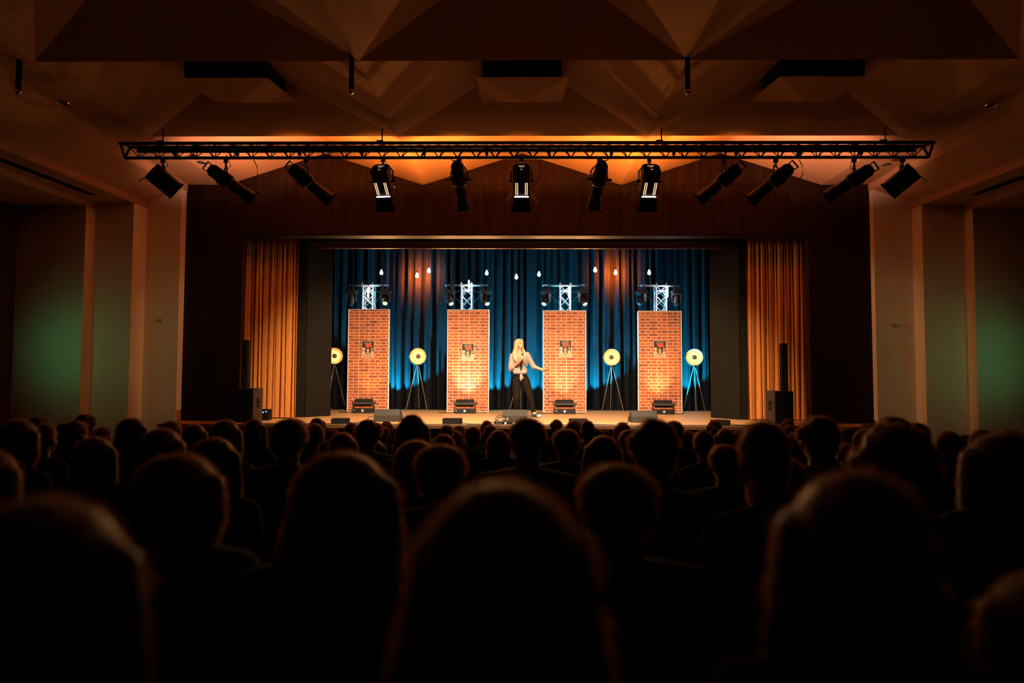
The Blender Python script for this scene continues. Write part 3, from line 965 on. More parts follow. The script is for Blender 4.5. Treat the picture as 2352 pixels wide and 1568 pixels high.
for px, py in ((604, 946.5), (611, 945)):
    q = P(px, py, 13.19)
    MB().box((q.x - c.x, -.004, q.z - HS), (.022, .008, .014)).build('lamp', M['blueled'], t)

# ------------------------------------------------------------------ lighting truss
YT = 10.02
tl, tr = P(274, 325, 9.9), P(2147, 333, 9.9)
zt = P(1200, 328, 9.9).z
ztb = P(1200, 337, 10.15).z
zb_ = P(1200, 362, YT).z
t = thing('lighting_truss', 'long dark triangular lighting truss hung below the ceiling before the stage', 'truss', (0, YT, zb_))
def rel(x, y, z):
    return Vector((x, y - YT, z - zb_))
MB().cyl(rel(tl.x, 9.9, zt), rel(tr.x, 9.9, zt), .026, seg=12).build('top_chord', M['trussblack'], t, smooth=True)
MB().cyl(rel(tl.x + .03, 10.15, ztb), rel(tr.x - .03, 10.15, ztb), .026, seg=12).build('top_chord', M['trussblack'], t, smooth=True)
MB().cyl(rel(tl.x + .03, YT, zb_), rel(tr.x - .03, YT, zb_), .024, seg=12).build('bottom_chord', M['trussblack'], t, smooth=True)
lc = MB()
n = 42
for k in range(n):
    xa = tl.x + .1 + (tr.x - tl.x - .2) * k / n
    xb = tl.x + .1 + (tr.x - tl.x - .2) * (k + 1) / n
    xm = (xa + xb) / 2
    for yy, zz_ in ((9.9, zt), (10.15, ztb)):
        lc.cyl(rel(xa, yy, zz_), rel(xm, YT, zb_), .008, seg=6).cyl(rel(xm, YT, zb_), rel(xb, yy, zz_), .008, seg=6)
    if k % 2:
        lc.cyl(rel(xa, 9.9, zt), rel(xb, 10.15, ztb), .008, seg=6)
    else:
        lc.cyl(rel(xa, 10.15, ztb), rel(xb, 9.9, zt), .008, seg=6)
lc.build('lacing', M['trussblack'], t)
for x in (tl.x + .02, tr.x - .02):
    MB().cyl(rel(x, 9.9, zt), rel(x, 10.15, ztb), .02).cyl(rel(x, 10.15, ztb), rel(x, YT, zb_), .02).cyl(rel(x, YT, zb_), rel(x, 9.9, zt), .02).build('end_frame', M['trussblack'], t)
sb = MB()
sb.span(rel(tl.x + .12, 10.17, ztb - .07), rel(tr.x - .12, 10.21, ztb - .02))
bar_o = sb.build('outlet_bar', M['black'], t)
for k in range(12):
    q = P(402 + 143.2 * k, 342, 10.12)
    MB().box(rel(q.x, 10.12, ztb - .085), (.045, .05, .10)).cyl(rel(q.x, 10.12, ztb - .13), rel(q.x, 10.12, ztb - .17), .012).build('outlet', M['black'], bar_o)
for px in (372, 877, 1520, 2035):
    q = P(px, 325, 10.0)
    MB().cyl(rel(q.x, 10.02, zt), rel(q.x, 10.02, ZV + .02), .010, seg=6).box(rel(q.x - .03, 10.02, zt + .05), (.10, .04, .06)).build('hanger', M['trussblack'], t)

# ---- fixtures: beam along local +y; the head tilts inside its yoke
def clamp_yoke(t, drop, w, depth=.03):
    m = MB()
    m.box((0, 0, .0), (.05, .06, .085)).cyl((0, 0, -.04), (0, 0, -.115), .014, seg=8).cyl((.03, 0, .03), (.09, 0, .05), .006, seg=6)
    m.build('clamp', M['blackmetal'], t)
    y = MB()
    q = w / 2
    y.tube([(-q, 0, -drop), (-q, 0, -.18), (-q + .05, 0, -.11), (q - .05, 0, -.11), (q, 0, -.18), (q, 0, -drop)], .012, 8)
    y.cyl((-q - .045, 0, -drop), (-q + .02, 0, -drop), .018, seg=10).cyl((q - .02, 0, -drop), (q + .045, 0, -drop), .018, seg=10)
    y.build('yoke', M['blackmetal'], t)
    MB().tube([(.02, .03, .04), (.06, .06, -.10), (.10, -.02, -.20), (.05, -.10, -drop * .9)], .005).build('safety_wire', M['wire'], t)

def fresnel(label, loc, pan, tilt, lit=True):
    t = thing('fresnel_spotlight', label, 'stage light', loc, pan, 'fresnel lights on the truss')
    dr = .33
    clamp_yoke(t, dr, .31)
    b = MB()
    b.cbox((0, -.14, .01), (.26, .14, .28), .05)
    b.cbox((0, .05, 0), (.25, .26, .25), .04)
    b.box((0, .185, 0), (.27, .02, .27))
    h = b.build('housing', M['blackmetal'], t, bevel=.006)
    h.location = (0, 0, -dr)
    h.rotation_euler = (tilt, 0, 0)
    # cooling fins with light leaking between, on the sides turned to the hall
    s = MB()
    for x in (-.085, -.058, .058, .085):
        s.box((x, .05, -.1255), (.011, .2, .004)).box((x, .05, .1255), (.011, .2, .004))
    s.build('vent_slit', M['slit'], h)
    s = MB()
    for z_, w_ in ((.085, .10), (.055, .06), (-.02, .04)):
        s.box((0, -.2115, z_), (w_, .004, .011))
    s.build('rear_slit', M['slit_dim'], h)
    s = MB().box((-.03, .175, -.137), (.15, .014, .006)).box((.08, .175, -.137), (.05, .014, .006)).box((-.03, .175, .137), (.15, .014, .006)).box((.08, .175, .137), (.05, .014, .006))
    s.build('lens_gap', M['slit_hot'], h)
    MB().lathe([(0, .0), (.10, 0), (.10, .01), (0, .02)], 20, Matrix.Rotation(R(-90), 3, 'X'), (0, .196, 0)).build('lens', M['lens_white'], h)
    for sx, sz in ((0, -1), (0, 1), (-1, 0), (1, 0)):
        if sx == 0:
            pts = [(-.115, .2, sz * .135), (.115, .2, sz * .135), (.15, .40, sz * .20), (-.15, .40, sz * .20)]
            MB().prism(pts, (0, 0, sz * .004)).build('barn_door', M['black'], h)
        else:
            pts = [(sx * .135, .2, -.10), (sx * .135, .2, .10), (sx * .24, .34, .06), (sx * .24, .34, -.06)]
            MB().prism(pts, (sx * .004, 0, 0)).build('barn_door', M['black'], h)
    return t

def profile(label, loc, pan, tilt):
    t = thing('profile_spotlight', label, 'stage light', loc, pan, 'profile lights on the truss')
    dr = .30
    clamp_yoke(t, dr, .25)
    RX = Matrix.Rotation(R(-90), 3, 'X')
    h = MB().lathe([(0, -.28), (.06, -.275), (.095, -.22), (.10, -.10), (.115, -.08), (.115, .06), (.09, .09), (.085, .30), (.1, .31), (.1, .44), (.09, .45), (.09, .42), (0, .41)], 20, RX).build('housing', M['blackmetal'], t)
    h.location = (0, 0, -dr)
    h.rotation_euler = (tilt, 0, 0)
    m = MB()
    m.tube([(.07 * math.cos(R(30 * s)), -.33, .07 * math.sin(R(30 * s))) for s in range(13)], .008)
    m.cyl((0, -.27, .06), (0, -.33, .07), .008, seg=6).cyl((0, -.27, -.06), (0, -.33, -.07), .008, seg=6)
    m.build('rear_handle', M['blackmetal'], h)
    MB().cyl((-.19, 0, 0), (-.11, 0, 0), .02).cyl((.11, 0, 0), (.19, 0, 0), .02).cyl((-.15, -.02, -.07), (-.1, -.02, -.04), .014).cyl((.1, -.02, -.04), (.15, -.02, -.07), .014).build('knob', M['blackmetal'], h)
    MB().box((0, .455, 0), (.22, .02, .22)).build('filter_frame', M['black'], h)
    MB().lathe([(0, 0), (.085, 0), (.085, .006), (0, .006)], 16, RX, (0, .467, 0)).build('lens', M['lens_dim'], h)
    return t

def flood(label, loc, pan, tilt):
    t = thing('floodlight', label, 'stage light', loc, pan, 'box floodlights on the truss')
    dr = .30
    clamp_yoke(t, dr, .32)
    h = MB().cbox((0, .02, 0), (.27, .42, .25), .05).box((0, .24, 0), (.26, .03, .24)).build('housing', M['blackmetal'], t, bevel=.006)
    h.location = (0, 0, -dr)
    h.rotation_euler = (tilt, 0, 0)
    MB().box((0, .256, 0), (.22, .004, .2)).build('lens', M['lens_dim'], h)
    MB().tube([(-.02, -.18, -.12), (-.03, -.20, -.24), (.03, -.20, -.24), (.02, -.18, -.12)], .006).build('rear_handle', M['blackmetal'], h)
    MB().box((0, -.193, .03), (.14, .006, .02)).box((0, -.193, -.02), (.14, .006, .02)).build('vent', M['black'], h)
    return t

def on_truss(px):
    return Vector((P(px, 362, YT).x, YT, zb_ - .03))
flood('leftmost light on the truss, a black box floodlight aimed right', on_truss(374), R(-52), R(-36))
profile('second light from left on the truss, a long profile spotlight aimed right', on_truss(519), R(-58), R(-32))
profile('third light from left on the truss, a dim profile spotlight aimed right', on_truss(702), R(-55), R(-34))
fresnel('lit fresnel spotlight with glowing slits, leftmost of the three lit ones', on_truss(880), R(-8), R(-44))
profile('black profile spotlight hanging between the left and middle lit fresnels', on_truss(1055), R(-7), R(-48))
fresnel('lit fresnel spotlight with glowing slits, middle one at the truss centre', on_truss(1198), R(0), R(-44))
profile('black profile spotlight hanging between the middle and right lit fresnels', on_truss(1376), R(9), R(-48))
fresnel('lit fresnel spotlight with glowing slits, rightmost of the three lit ones', on_truss(1491), R(3), R(-44))
profile('dim profile spotlight aimed left, just right of the lit fresnels', on_truss(1664), R(55), R(-34))
profile('dim profile spotlight aimed left, second right of the lit fresnels', on_truss(1782), R(52), R(-34))
profile('black profile spotlight aimed left beside the rightmost box floodlight', on_truss(1962), R(58), R(-30))
flood('rightmost light on the truss, a black box floodlight aimed left', on_truss(2073), R(50), R(-36))
for k, (px, dx, dz, lab) in enumerate(((583, .25, .45, 'left end'), (1240, -.05, .30, 'centre'), (1835, .06, .32, 'right end'))):
    q = on_truss(px)
    m = MB().tube([(0, 0, 0), (.05, 0, -.10), (.06, .01, -.22), (-.02, .02, -.34)] if k != 1 else [(0, 0, 0), (.02, 0, -.2), (-.08, 0, -.38), (-.3, .02, -.52)], .007)
    o = m.build('loose_cable', M['wire'])
    o.location = q
    tag(o, 'loose black cable hanging from the truss near its %s' % lab, 'cable', 'loose cables on the truss')

# ------------------------------------------------------------------ on the ceiling
for i, lab in enumerate(('left', 'middle', 'right')):
    xc = (XV[i] + XV[i + 1]) / 2
    yc = 9.04
    m = MB()
    q = .58
    A, B, Cc, D = (-q, -q, .09), (q, -q, .09), (q, q, .24), (-q, q, .24)
    m._add([A, B, Cc, D, (0, .0, 0)], [(0, 1, 2, 3), (0, 4, 1), (1, 4, 2), (2, 4, 3), (3, 4, 0)])
    t = thing('ceiling_baffle', 'inverted pyramid sound baffle hanging in the %s coffer of the folded ceiling' % lab, 'baffle', (xc, yc, 5.665), 0, 'pyramid ceiling baffles')
    m.build('shell', M['ceiling'], t)
    MB().prism([(-.50, -.55, .12), (.50, -.55, .12), (.50, .30, .21), (-.50, .30, .21)], (0, 0, .22)).build('dark_box', M['black'], t)  # plain black box added for the dark rectangle above the baffle
for px, lab in ((45, 'left'), (808, 'middle'), (1579, 'right')):
    q = P(px, 131, 7.74)
    zl = P(px, 210, 7.74).z
    t = thing('ceiling_microphone', '%s of the black rods with a glossy ball tip hanging from a ceiling fold' % lab, 'microphone', (q.x, 7.74, ZV), 0, 'hanging ceiling rods')
    MB().cyl((0, 0, .03), (0, 0, zl + .02 - ZV), .030, seg=10).build('rod', M['black'], t)
    MB().ell((0, 0, zl - ZV), (.034, .034, .034)).build('ball', M['chrome'], t, smooth=True)
def downlight(px, py, z, lab):
    v = fw + rt * ((px - 1176) / F) - up * ((py - 784) / F)
    c = CAM + v * ((z - 2.0) / v.z)
    t = thing('downlight', lab, 'ceiling light', c, 0, 'recessed downlights')
    MB().lathe([(.055, 0), (.075, -.006), (.08, 0), (.075, .006), (.055, .004), (.05, .02), (0, .03)], 20).build('ring', M['chrome'], t)
    MB().lathe([(0, .004), (.05, .006), (.052, .018), (0, .02)], 16).build('glass', M['lens_dim'], t)
downlight(145, 237, 5.56, 'round recessed downlight in the ceiling margin near the left rod')
downlight(2277, 242, 5.56, 'round recessed downlight in the ceiling margin at upper right')
downlight(2036, 378, 5.56, 'small recessed downlight above the rightmost truss lights')
downlight(464, 373, 5.56, 'small recessed downlight above the leftmost box floodlight')
for sx, xa, lab in ((-1, -7.52, 'left'), (1, 7.78, 'right')):
    t = thing('air_slot', 'long black air slot in the stepped %s soffit' % lab, 'vent', (xa, 9.4, 5.05), 0, 'ceiling air slots')
    sl = MB()
    ya, yb = 7.6, 11.7
    def zz3(y):
        return 5.15 - .022 * (13 - y)
    for k in range(3):
        x = (k - 1) * .045
        sl.prism([(x - .017, ya - 9.4, zz3(ya) - 5.05 - .012), (x + .017, ya - 9.4, zz3(ya) - 5.05 - .012), (x + .017, yb - 9.4, zz3(yb) - 5.05 - .012), (x - .017, yb - 9.4, zz3(yb) - 5.05 - .012)], (0, 0, .014))
    sl.build('slats', M['black'], t)
for px, py, y, lab in ((368, 735, 12.79, 'left'), (2051, 746, 12.85, 'right')):
    c = P(px, py, y)
    t = thing('wall_hook', 'tiny dark hook fitting on the %s grey wall pier' % lab, 'hook', c, 0, 'wall hooks')
    MB().box((0, -.005, 0), (.05, .012, .07)).build('plate', M['hookgrey'], t)
    MB().tube([(0, -.01, .02), (0, -.05, .0), (0, -.06, -.03), (.0, -.04, -.04)], .008).build('hook', M['hookgrey'], t)

# ------------------------------------------------------------------ people
def hand(m, wrist, direc, palm_n, s=1.0, curl=.25, spread=.10, thumb=1):
    "palm and five separate fingers; direc runs to the finger tips, palm_n out of the palm"
    d = Vector(direc).normalized()
    n = Vector(palm_n)
    n = (n - d * n.dot(d)).normalized()
    sd = d.cross(n).normalized()
    w = Vector(wrist)
    for k in (-1, 0, 1):
        m.cap(w + sd * k * .016 * s, .015 * s, w + d * .085 * s + sd * k * .026 * s, .013 * s)
    L = (.066, .078, .072, .056)
    for k in range(4):
        off = (k - 1.5) * .021 * s
        base = w + d * .088 * s + sd * off
        dr = (d + sd * (k - 1.5) * spread).normalized()
        q1 = base + dr * L[k] * .45 * s
        d2 = (dr + n * curl).normalized()
        q2 = q1 + d2 * L[k] * .32 * s
        d3 = (dr + n * curl * 2.2).normalized()
        q3 = q2 + d3 * L[k] * .25 * s
        m.chain((base, .0098 * s), (q1, .0090 * s), (q2, .0082 * s), (q3, .0072 * s))
    tb = w + d * .025 * s - sd * thumb * .028 * s
    t1 = tb + (d * .6 - sd * thumb * .8 + n * .25).normalized() * .04 * s
    t2 = t1 + (d * .9 - sd * thumb * .35 + n * .3).normalized() * .032 * s
    m.chain((tb, .014 * s), (t1, .0115 * s), (t2, .0088 * s))

def head_lumps(m, c, fwd, upv, s=1.0):
    f = Vector(fwd).normalized()
    u = Vector(upv)
    u = (u - f * u.dot(f)).normalized()
    r = f.cross(u)
    rot = Matrix((r, f, u)).transposed()
    def at(a, b, h):
        return Vector(c) + (r * a + f * b + u * h) * s
    m.ell(at(0, -.012, .022), (.073 * s, .092 * s, .090 * s), rot, 18, 12)
    m.ell(at(0, .030, -.035), (.056 * s, .058 * s, .072 * s), rot, 16, 10)
    m.ell(at(0, .055, -.085), (.026 * s, .024 * s, .020 * s), rot)
    m.cap(at(0, .082, .008), .008 * s, at(0, .100, -.026), .0125 * s)
    m.ell(at(0, .085, -.055), (.022 * s, .010 * s, .010 * s), rot)
    m.cap(at(-.03, .070, .022), .012 * s, at(.03, .070, .022), .012 * s)
    for k in (-1, 1):
        m.ell(at(k * .040, .062, -.030), (.022 * s, .018 * s, .020 * s), rot)
        m.ell(at(k * .076, -.004, -.012), (.010 * s, .020 * s, .032 * s), rot)
    return at, rot

# ---- the performer
YW = 14.6
def pw_(px, py, dy=0):
    return P(px, py, YW + dy)
root = thing('person', 'woman on stage, long blonde hair, tied denim shirt, black jeans, holding a microphone', 'person', (pw_(1200, 955).x, YW, HS))
O = Vector(root.location)
hc = pw_(1192.5, 790.5)
fdir = Vector((.62, -.78, .06))
b = MB()
at, hrot = head_lumps(b, hc, fdir, (.0, 0, 1), .98)
neck = pw_(1193.5, 810, .02)
shl, shr = pw_(1177, 817.5), pw_(1210.5, 815)
elL, wrL = pw_(1173.5, 847, -.03), pw_(1196.5, 827, -.30)
elR, wrR = pw_(1224.5, 841, .02), pw_(1246, 849, -.10)
waist, hip = pw_(1194, 854), pw_(1196, 869)
hipL, hipR = pw_(1187, 876), pw_(1206, 876)
knL, anL = pw_(1186, 916, -.10), pw_(1187, 952, .05)
knR, anR = pw_(1219, 913, -.08), pw_(1225.5, 947, -.05)
anL.z = HS + .09
anR.z = HS + .085
toeL, toeR = anL + Vector((-.05, -.18, -.05)), anR + Vector((.10, -.16, -.045))
chest = pw_(1193.5, 827)
b.chain((hc + Vector((0, .02, -.06)), .050), (neck, .046), (pw_(1193.5, 816, .02), .06))
b.ell(chest, (.150, .095, .15)).ell(waist, (.125, .085, .12)).ell(hip, (.165, .110, .12))
b.cap(chest, .10, waist, .10).cap(neck + Vector((0, 0, -.05)), .06, shl, .05).cap(neck + Vector((0, 0, -.05)), .06, shr, .05)
b.chain((shl, .052), (elL, .038), (wrL, .026))
b.chain((shr, .052), (elR, .038), (wrR, .026))
b.chain((hipL, .095), (knL, .056), (anL, .038))
b.chain((hipR, .095), (knR, .056), (anR, .038))
b.chain((anL, .04), (toeL, .032)).chain((anR, .04), (toeR, .032))
hand(b, wrR, (pw_(1262, 849, -.13) - wrR), (0, -.65, -.8), .95, .10, .24, -1)
# left hand closed round the microphone
mic0, mic1 = pw_(1199.2, 834, -.335), pw_(1199.4, 806, -.26)
grip = mic0.lerp(mic1, .47)
md = (mic1 - mic0).normalized()
b.cap(wrL, .025, grip + Vector((-.028, .02, -.01)), .026)
b.cap(grip + Vector((-.03, .012, -.03)), .02, grip + Vector((-.03, .012, .03)), .02)
for k in range(4):
    g0 = grip + md * (.035 - .0215 * k)
    b.chain((g0 + Vector((-.030, .0, 0)), .0098), (g0 + Vector((-.014, -.026, 0)), .0092), (g0 + Vector((.014, -.026, 0)), .0088), (g0 + Vector((.027, -.006, 0)), .0078))
g0 = grip + md * .045
b.chain((grip + Vector((-.03, .02, .01)), .012), (g0 + Vector((-.004, .026, .0)), .0105), (g0 + Vector((.020, .020, .012)), .0088))
b.shift(-O)
obj('body', b.flesh('performer_body', M['skin'], .0065, 4), root)
# shirt with rolled sleeves, tied in front
s = MB()
s.ell(chest + Vector((0, 0, -.01)), (.178, .118, .165)).ell(waist + Vector((0, 0, .03)), (.168, .115, .105)).cap(chest, .125, waist + Vector((0, 0, .03)), .125)
s.ell(chest + Vector((-.065, -.06, -.01)), (.07, .06, .07)).ell(chest + Vector((.065, -.06, -.01)), (.07, .06, .07))
s.cap(neck + Vector((0, 0, -.10)), .07, shl, .068).cap(neck + Vector((0, 0, -.10)), .07, shr, .068)
s.chain((shl, .068), (elL + Vector((0, 0, .02)), .062)).cap(elL, .060, elL.lerp(wrL, .22), .054)
s.chain((shr, .068), (elR, .060)).cap(elR, .060, elR.lerp(wrR, .12), .056)
s.cap(waist + Vector((-.10, -.09, .0)), .05, waist + Vector((.10, -.09, .0)), .05)
for k in range(5):
    s.cap(waist + Vector((-.13 + .06 * k, -.10, .09)), .016, waist + Vector((-.01 + .02 * k, -.125, -.02)), .012)
s.shift(-O)
so = obj('shirt', s.flesh('performer_shirt', M['denim_shirt'], .0075, 3), root)
kn = pw_(1197, 861, -.15)
k = MB().ell(kn, (.034, .028, .03)).chain((kn, .02), (kn + Vector((-.012, -.01, -.07)), .026), (kn + Vector((-.002, -.005, -.135)), .006)).chain((kn, .018), (kn + Vector((.03, -.01, -.06)), .022), (kn + Vector((.028, 0, -.10)), .006))
k.shift(-O)
obj('knot', k.flesh('shirt_knot', M['denim_shirt'], .006, 2), so)
pk = MB().box(chest + Vector((.085, -.122, -.05)), (.085, .02, .012), Matrix.Rotation(R(12), 3, 'Y')).shift(-O)
pk.build('pocket_flap', M['denim_shirt'], so)
# opening of the shirt: skin of the neckline and black top
v = MB().prism([chest + Vector((-.045, -.118, .115)), chest + Vector((.055, -.118, .115)), chest + Vector((.03, -.142, .02)), chest + Vector((.012, -.142, -.03))], (0, .05, 0)).shift(-O)
v.build('neckline', M['skin'], root)
v = MB().prism([chest + Vector((.0, -.138, -.03)), chest + Vector((.045, -.138, -.02)), chest + Vector((.055, -.145, -.14)), chest + Vector((.02, -.15, -.24)), chest + Vector((.004, -.145, -.14))], (0, .05, 0)).shift(-O)
v.build('top', M['blackcloth'], root)
j = MB()
j.ell(hip + Vector((0, .01, 0)), (.178, .122, .125)).ell(waist + Vector((0, .005, -.055)), (.150, .105, .07))
j.chain((hipL, .108), (hipL.lerp(knL, .5), .090), (knL, .068), (anL + Vector((0, 0, .03)), .050))
j.chain((hipR, .108), (hipR.lerp(knR, .5), .090), (knR, .068), (anR + Vector((0, 0, .03)), .050))
j.shift(-O)
obj('jeans', j.flesh('performer_jeans', M['blackjeans'], .0085, 3), root)
for a_, t_ in ((anL, toeL), (anR, toeR)):
    m = MB().cap(a_ + Vector((0, .02, .0)), .054, a_ + Vector((0, .02, -.04)), .052).cap(a_ + Vector((0, .03, -.035)), .052, t_, .046).ell(t_ + (t_ - a_) * .12 + Vector((0, 0, -.002)), (.048, .055, .036))
    m.shift(-O)
    for vv in m.v:
        vv.z = max(vv.z, 0.004)
    sh1 = obj('shoe', m.flesh('performer_shoe', M['shoedark'], .007, 2), root)
    m = MB().ell(t_ + (t_ - a_) * .12 + Vector((0, -.01, .002)), (.050, .05, .034)).cap(a_ + Vector((0, .03, -.07)), .012, t_ + Vector((0, -.02, -.028)), .012)
    m.shift(-O)
    for vv in m.v:
        vv.z = max(vv.z, 0.0)
    obj('toe_cap', m.flesh('performer_toe', M['shoe'], .006, 2), sh1)
# hair
h = MB()
h.ell(at(0, -.022, .035), (.085, .099, .092), hrot, 18, 12)
for sx in (-1, 1):
    h.chain((at(sx * .060, -.005, .06), .042), (at(sx * .078, -.005, -.02), .034), (at(sx * .085, .0, -.10), .034), (at(sx * .10, -.02, -.17), .036))
    h.chain((at(sx * .03, .050, .085), .030), (at(sx * .066, .040, .04), .022), (at(sx * .080, .022, -.04), .020))
h.chain((at(0, -.07, .03), .07), (at(0, -.09, -.10), .075), (at(0, -.08, -.20), .07))
e0 = at(-.085, 0, -.10)
h.chain((pw_(1183, 803, .0), .040), (pw_(1180.5, 813, -.06), .046), (pw_(1183, 823, -.12), .038), (pw_(1187, 831, -.135), .014))
h.chain((pw_(1186, 806, -.04), .03), (pw_(1186, 818, -.115), .03), (pw_(1190, 828, -.135), .012))
h.chain((pw_(1203, 804, .02), .026), (pw_(1205.5, 814, -.07), .032), (pw_(1206, 823, -.13), .020), (pw_(1204, 829, -.13), .010))
h.shift(-O)
obj('hair', h.flesh('performer_hair', M['blonde'], .0075, 4), root)
m = MB()
for sx in (-1, 1):
    m.ell(at(sx * .030, .078, .006), (.012, .006, .006), hrot)
m.shift(-O)
m.build('eyes', M['eye'], root, smooth=True)
m = MB()
for sx in (-1, 1):
    m.cap(at(sx * .016, .083, .027), .0045, at(sx * .045, .070, .025), .0035)
m.shift(-O)
m.build('eyebrows', M['blonde'], root)
m = MB().cap(at(-.020, .084, -.053), .005, at(.020, .084, -.053), .005).cap(at(-.015, .085, -.064), .006, at(.015, .085, -.064), .006).shift(-O)
mo = m.build('lips', M['lips'], root, smooth=True)
MB().cap(at(-.013, .0895, -.0585), .0035, at(.013, .0895, -.0585), .0035).shift(-O).build('teeth', M['teeth'], mo, smooth=True)
# microphone she holds
t = thing('microphone', 'silver-headed hand microphone held up by the performer', 'microphone', mic0)
MB().cyl((0, 0, 0), (mic1 - mic0) * .68, .013, .019, 14).build('handle', M['black'], t, smooth=True)
MB().cyl((mic1 - mic0) * .68, (mic1 - mic0) * .74, .023, .023, 14).ell((mic1 - mic0) * .87, (.027, .027, .03)).build('grille', M['chrome'], t, smooth=True)

# ---- audience, seated with their backs to us
def seated(female):
    k = .92 if female else 1.0
    b = MB()
    head_lumps(b, (0, .025, 1.155), (0, 1, 0), (0, 0, 1), 1.0)
    b.chain(((0, .0, 1.09), .054 * k), ((0, -.01, 1.02), .055 * k), ((0, -.02, .96), .075 * k))
    b.ell((0, -.02, .82), (.165 * k, .105, .18)).ell((0, -.02, .62), (.145 * k, .105, .16)).ell((0, .0, .50), (.18, .13, .10))
    for s in (-1, 1):
        sh = Vector((s * .175 * k, -.015, .935))
        el = Vector((s * .205 * k, .05, .66))
        wr = Vector((s * .11, .30, .595))
        b.cap((0, -.02, .97), .065, sh, .058)
        b.chain((sh, .060), (el, .044), (wr, .030))
        hand(b, wr, (s * -.15, 1, -.05), (0, .1, -1), 1.0, .35, .10, s)
        b.chain(((s * .095, .02, .49), .092), ((s * .13, .44, .50), .062), ((s * .13, .40, .09), .042))
        b.cap((s * .13, .38, .045), .042, (s * .145, .55, .035), .034)
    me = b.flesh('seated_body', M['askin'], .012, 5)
    c = MB()
    c.ell((0, -.02, .82), (.185 * k, .125, .19)).ell((0, -.02, .62), (.17 * k, .125, .18)).cap((0, -.02, .96), .088 * k, (0, -.02, .80), .12)
    for s in (-1, 1):
        sh = Vector((s * .175 * k, -.015, .935))
        el = Vector((s * .205 * k, .05, .66))
        wr = Vector((s * .11, .30, .595))
        c.cap((0, -.02, .965), .080, sh, .074).chain((sh, .076), (el, .060), (el.lerp(wr, .85), .046))
    ce = c.flesh('seated_top', SHIRT[0], .014, 4)
    g = MB()
    g.ell((0, .0, .50), (.195, .145, .11))
    for s in (-1, 1):
        g.chain(((s * .095, .02, .49), .105), ((s * .13, .44, .50), .075), ((s * .13, .40, .11), .056))
    ge = g.flesh('seated_trousers', M['trousers'], .016, 3)
    sh_ = MB()
    for s in (-1, 1):
        sh_.cap((s * .13, .37, .05), .052, (s * .147, .56, .040), .042)
    for vv in sh_.v:
        vv.z = max(vv.z, 0)
    se = sh_.flesh('seated_shoes', M['black'], .014, 2)
    return me, ce, ge, se
BODY = {'m': seated(False), 'f': seated(True)}

def strand_material():
    m = bpy.data.materials.new('flyaway_strands')
    m.use_nodes = True
    nt = m.node_tree
    nt.nodes.remove(nt.nodes['Principled BSDF'])
    tl_ = nt.nodes.new('ShaderNodeBsdfTranslucent')
    tl_.inputs['Color'].default_value = (.46, .21, .07, 1)
    df = nt.nodes.new('ShaderNodeBsdfDiffuse')
    df.inputs['Color'].default_value = (.010, .005, .003, 1)
    mx = nt.nodes.new('ShaderNodeMixShader')
    mx.inputs[0].default_value = .2
    nt.links.new(tl_.outputs[0], mx.inputs[1])
    nt.links.new(df.outputs[0], mx.inputs[2])
    nt.links.new(mx.outputs[0], nt.nodes['Material Output'].inputs[0])
    return m
M['strand'] = strand_material()

def strands(me, count, seed):
    "loose fine hairs standing off the surface, joined into the same hair mesh"
    rr = random.Random(seed)
    polys = list(me.polygons)
    v = [Vector(q.co) for q in me.vertices]
    f = [tuple(p.vertices) for p in polys]
    nf = len(f)
    for _ in range(count):
        p = polys[rr.randrange(nf)]
        n = Vector(p.normal)
        if n.z < -.75:
            continue
        c = Vector(p.center)
        tng = Vector((rr.gauss(0, .5), rr.gauss(0, .5), -1 + rr.gauss(0, .5)))
        tng = (tng - n * tng.dot(n))
        if tng.length < 1e-4:
            continue
        tng.normalize()
        L = rr.uniform(.012, .040)
        d = (tng + n * rr.uniform(.15, .7)).normalized()
        s = d.cross(Vector((rr.gauss(0, 1), rr.gauss(0, 1), rr.gauss(0, 1)))).normalized() * .0005
        k = len(v)
        mid = c + d * L * .55
        tip = c + (d * 1.0 - n * .25).normalized() * L
        v += [c - s, c + s, mid + s * .9, mid - s * .9, tip + s * .3, tip - s * .3]
        f += [(k, k + 1, k + 2, k + 3), (k + 3, k + 2, k + 4, k + 5)]
    out = bpy.data.meshes.new(me.name)
    out.from_pydata([tuple(q) for q in v], [], f)
    out.materials.append(me.materials[0])
    out.materials.append(M['strand'])
    out.polygons.foreach_set('use_smooth', [True] * len(f))
    out.polygons.foreach_set('material_index', [0] * nf + [1] * (len(f) - nf))
    out.update()
    return out

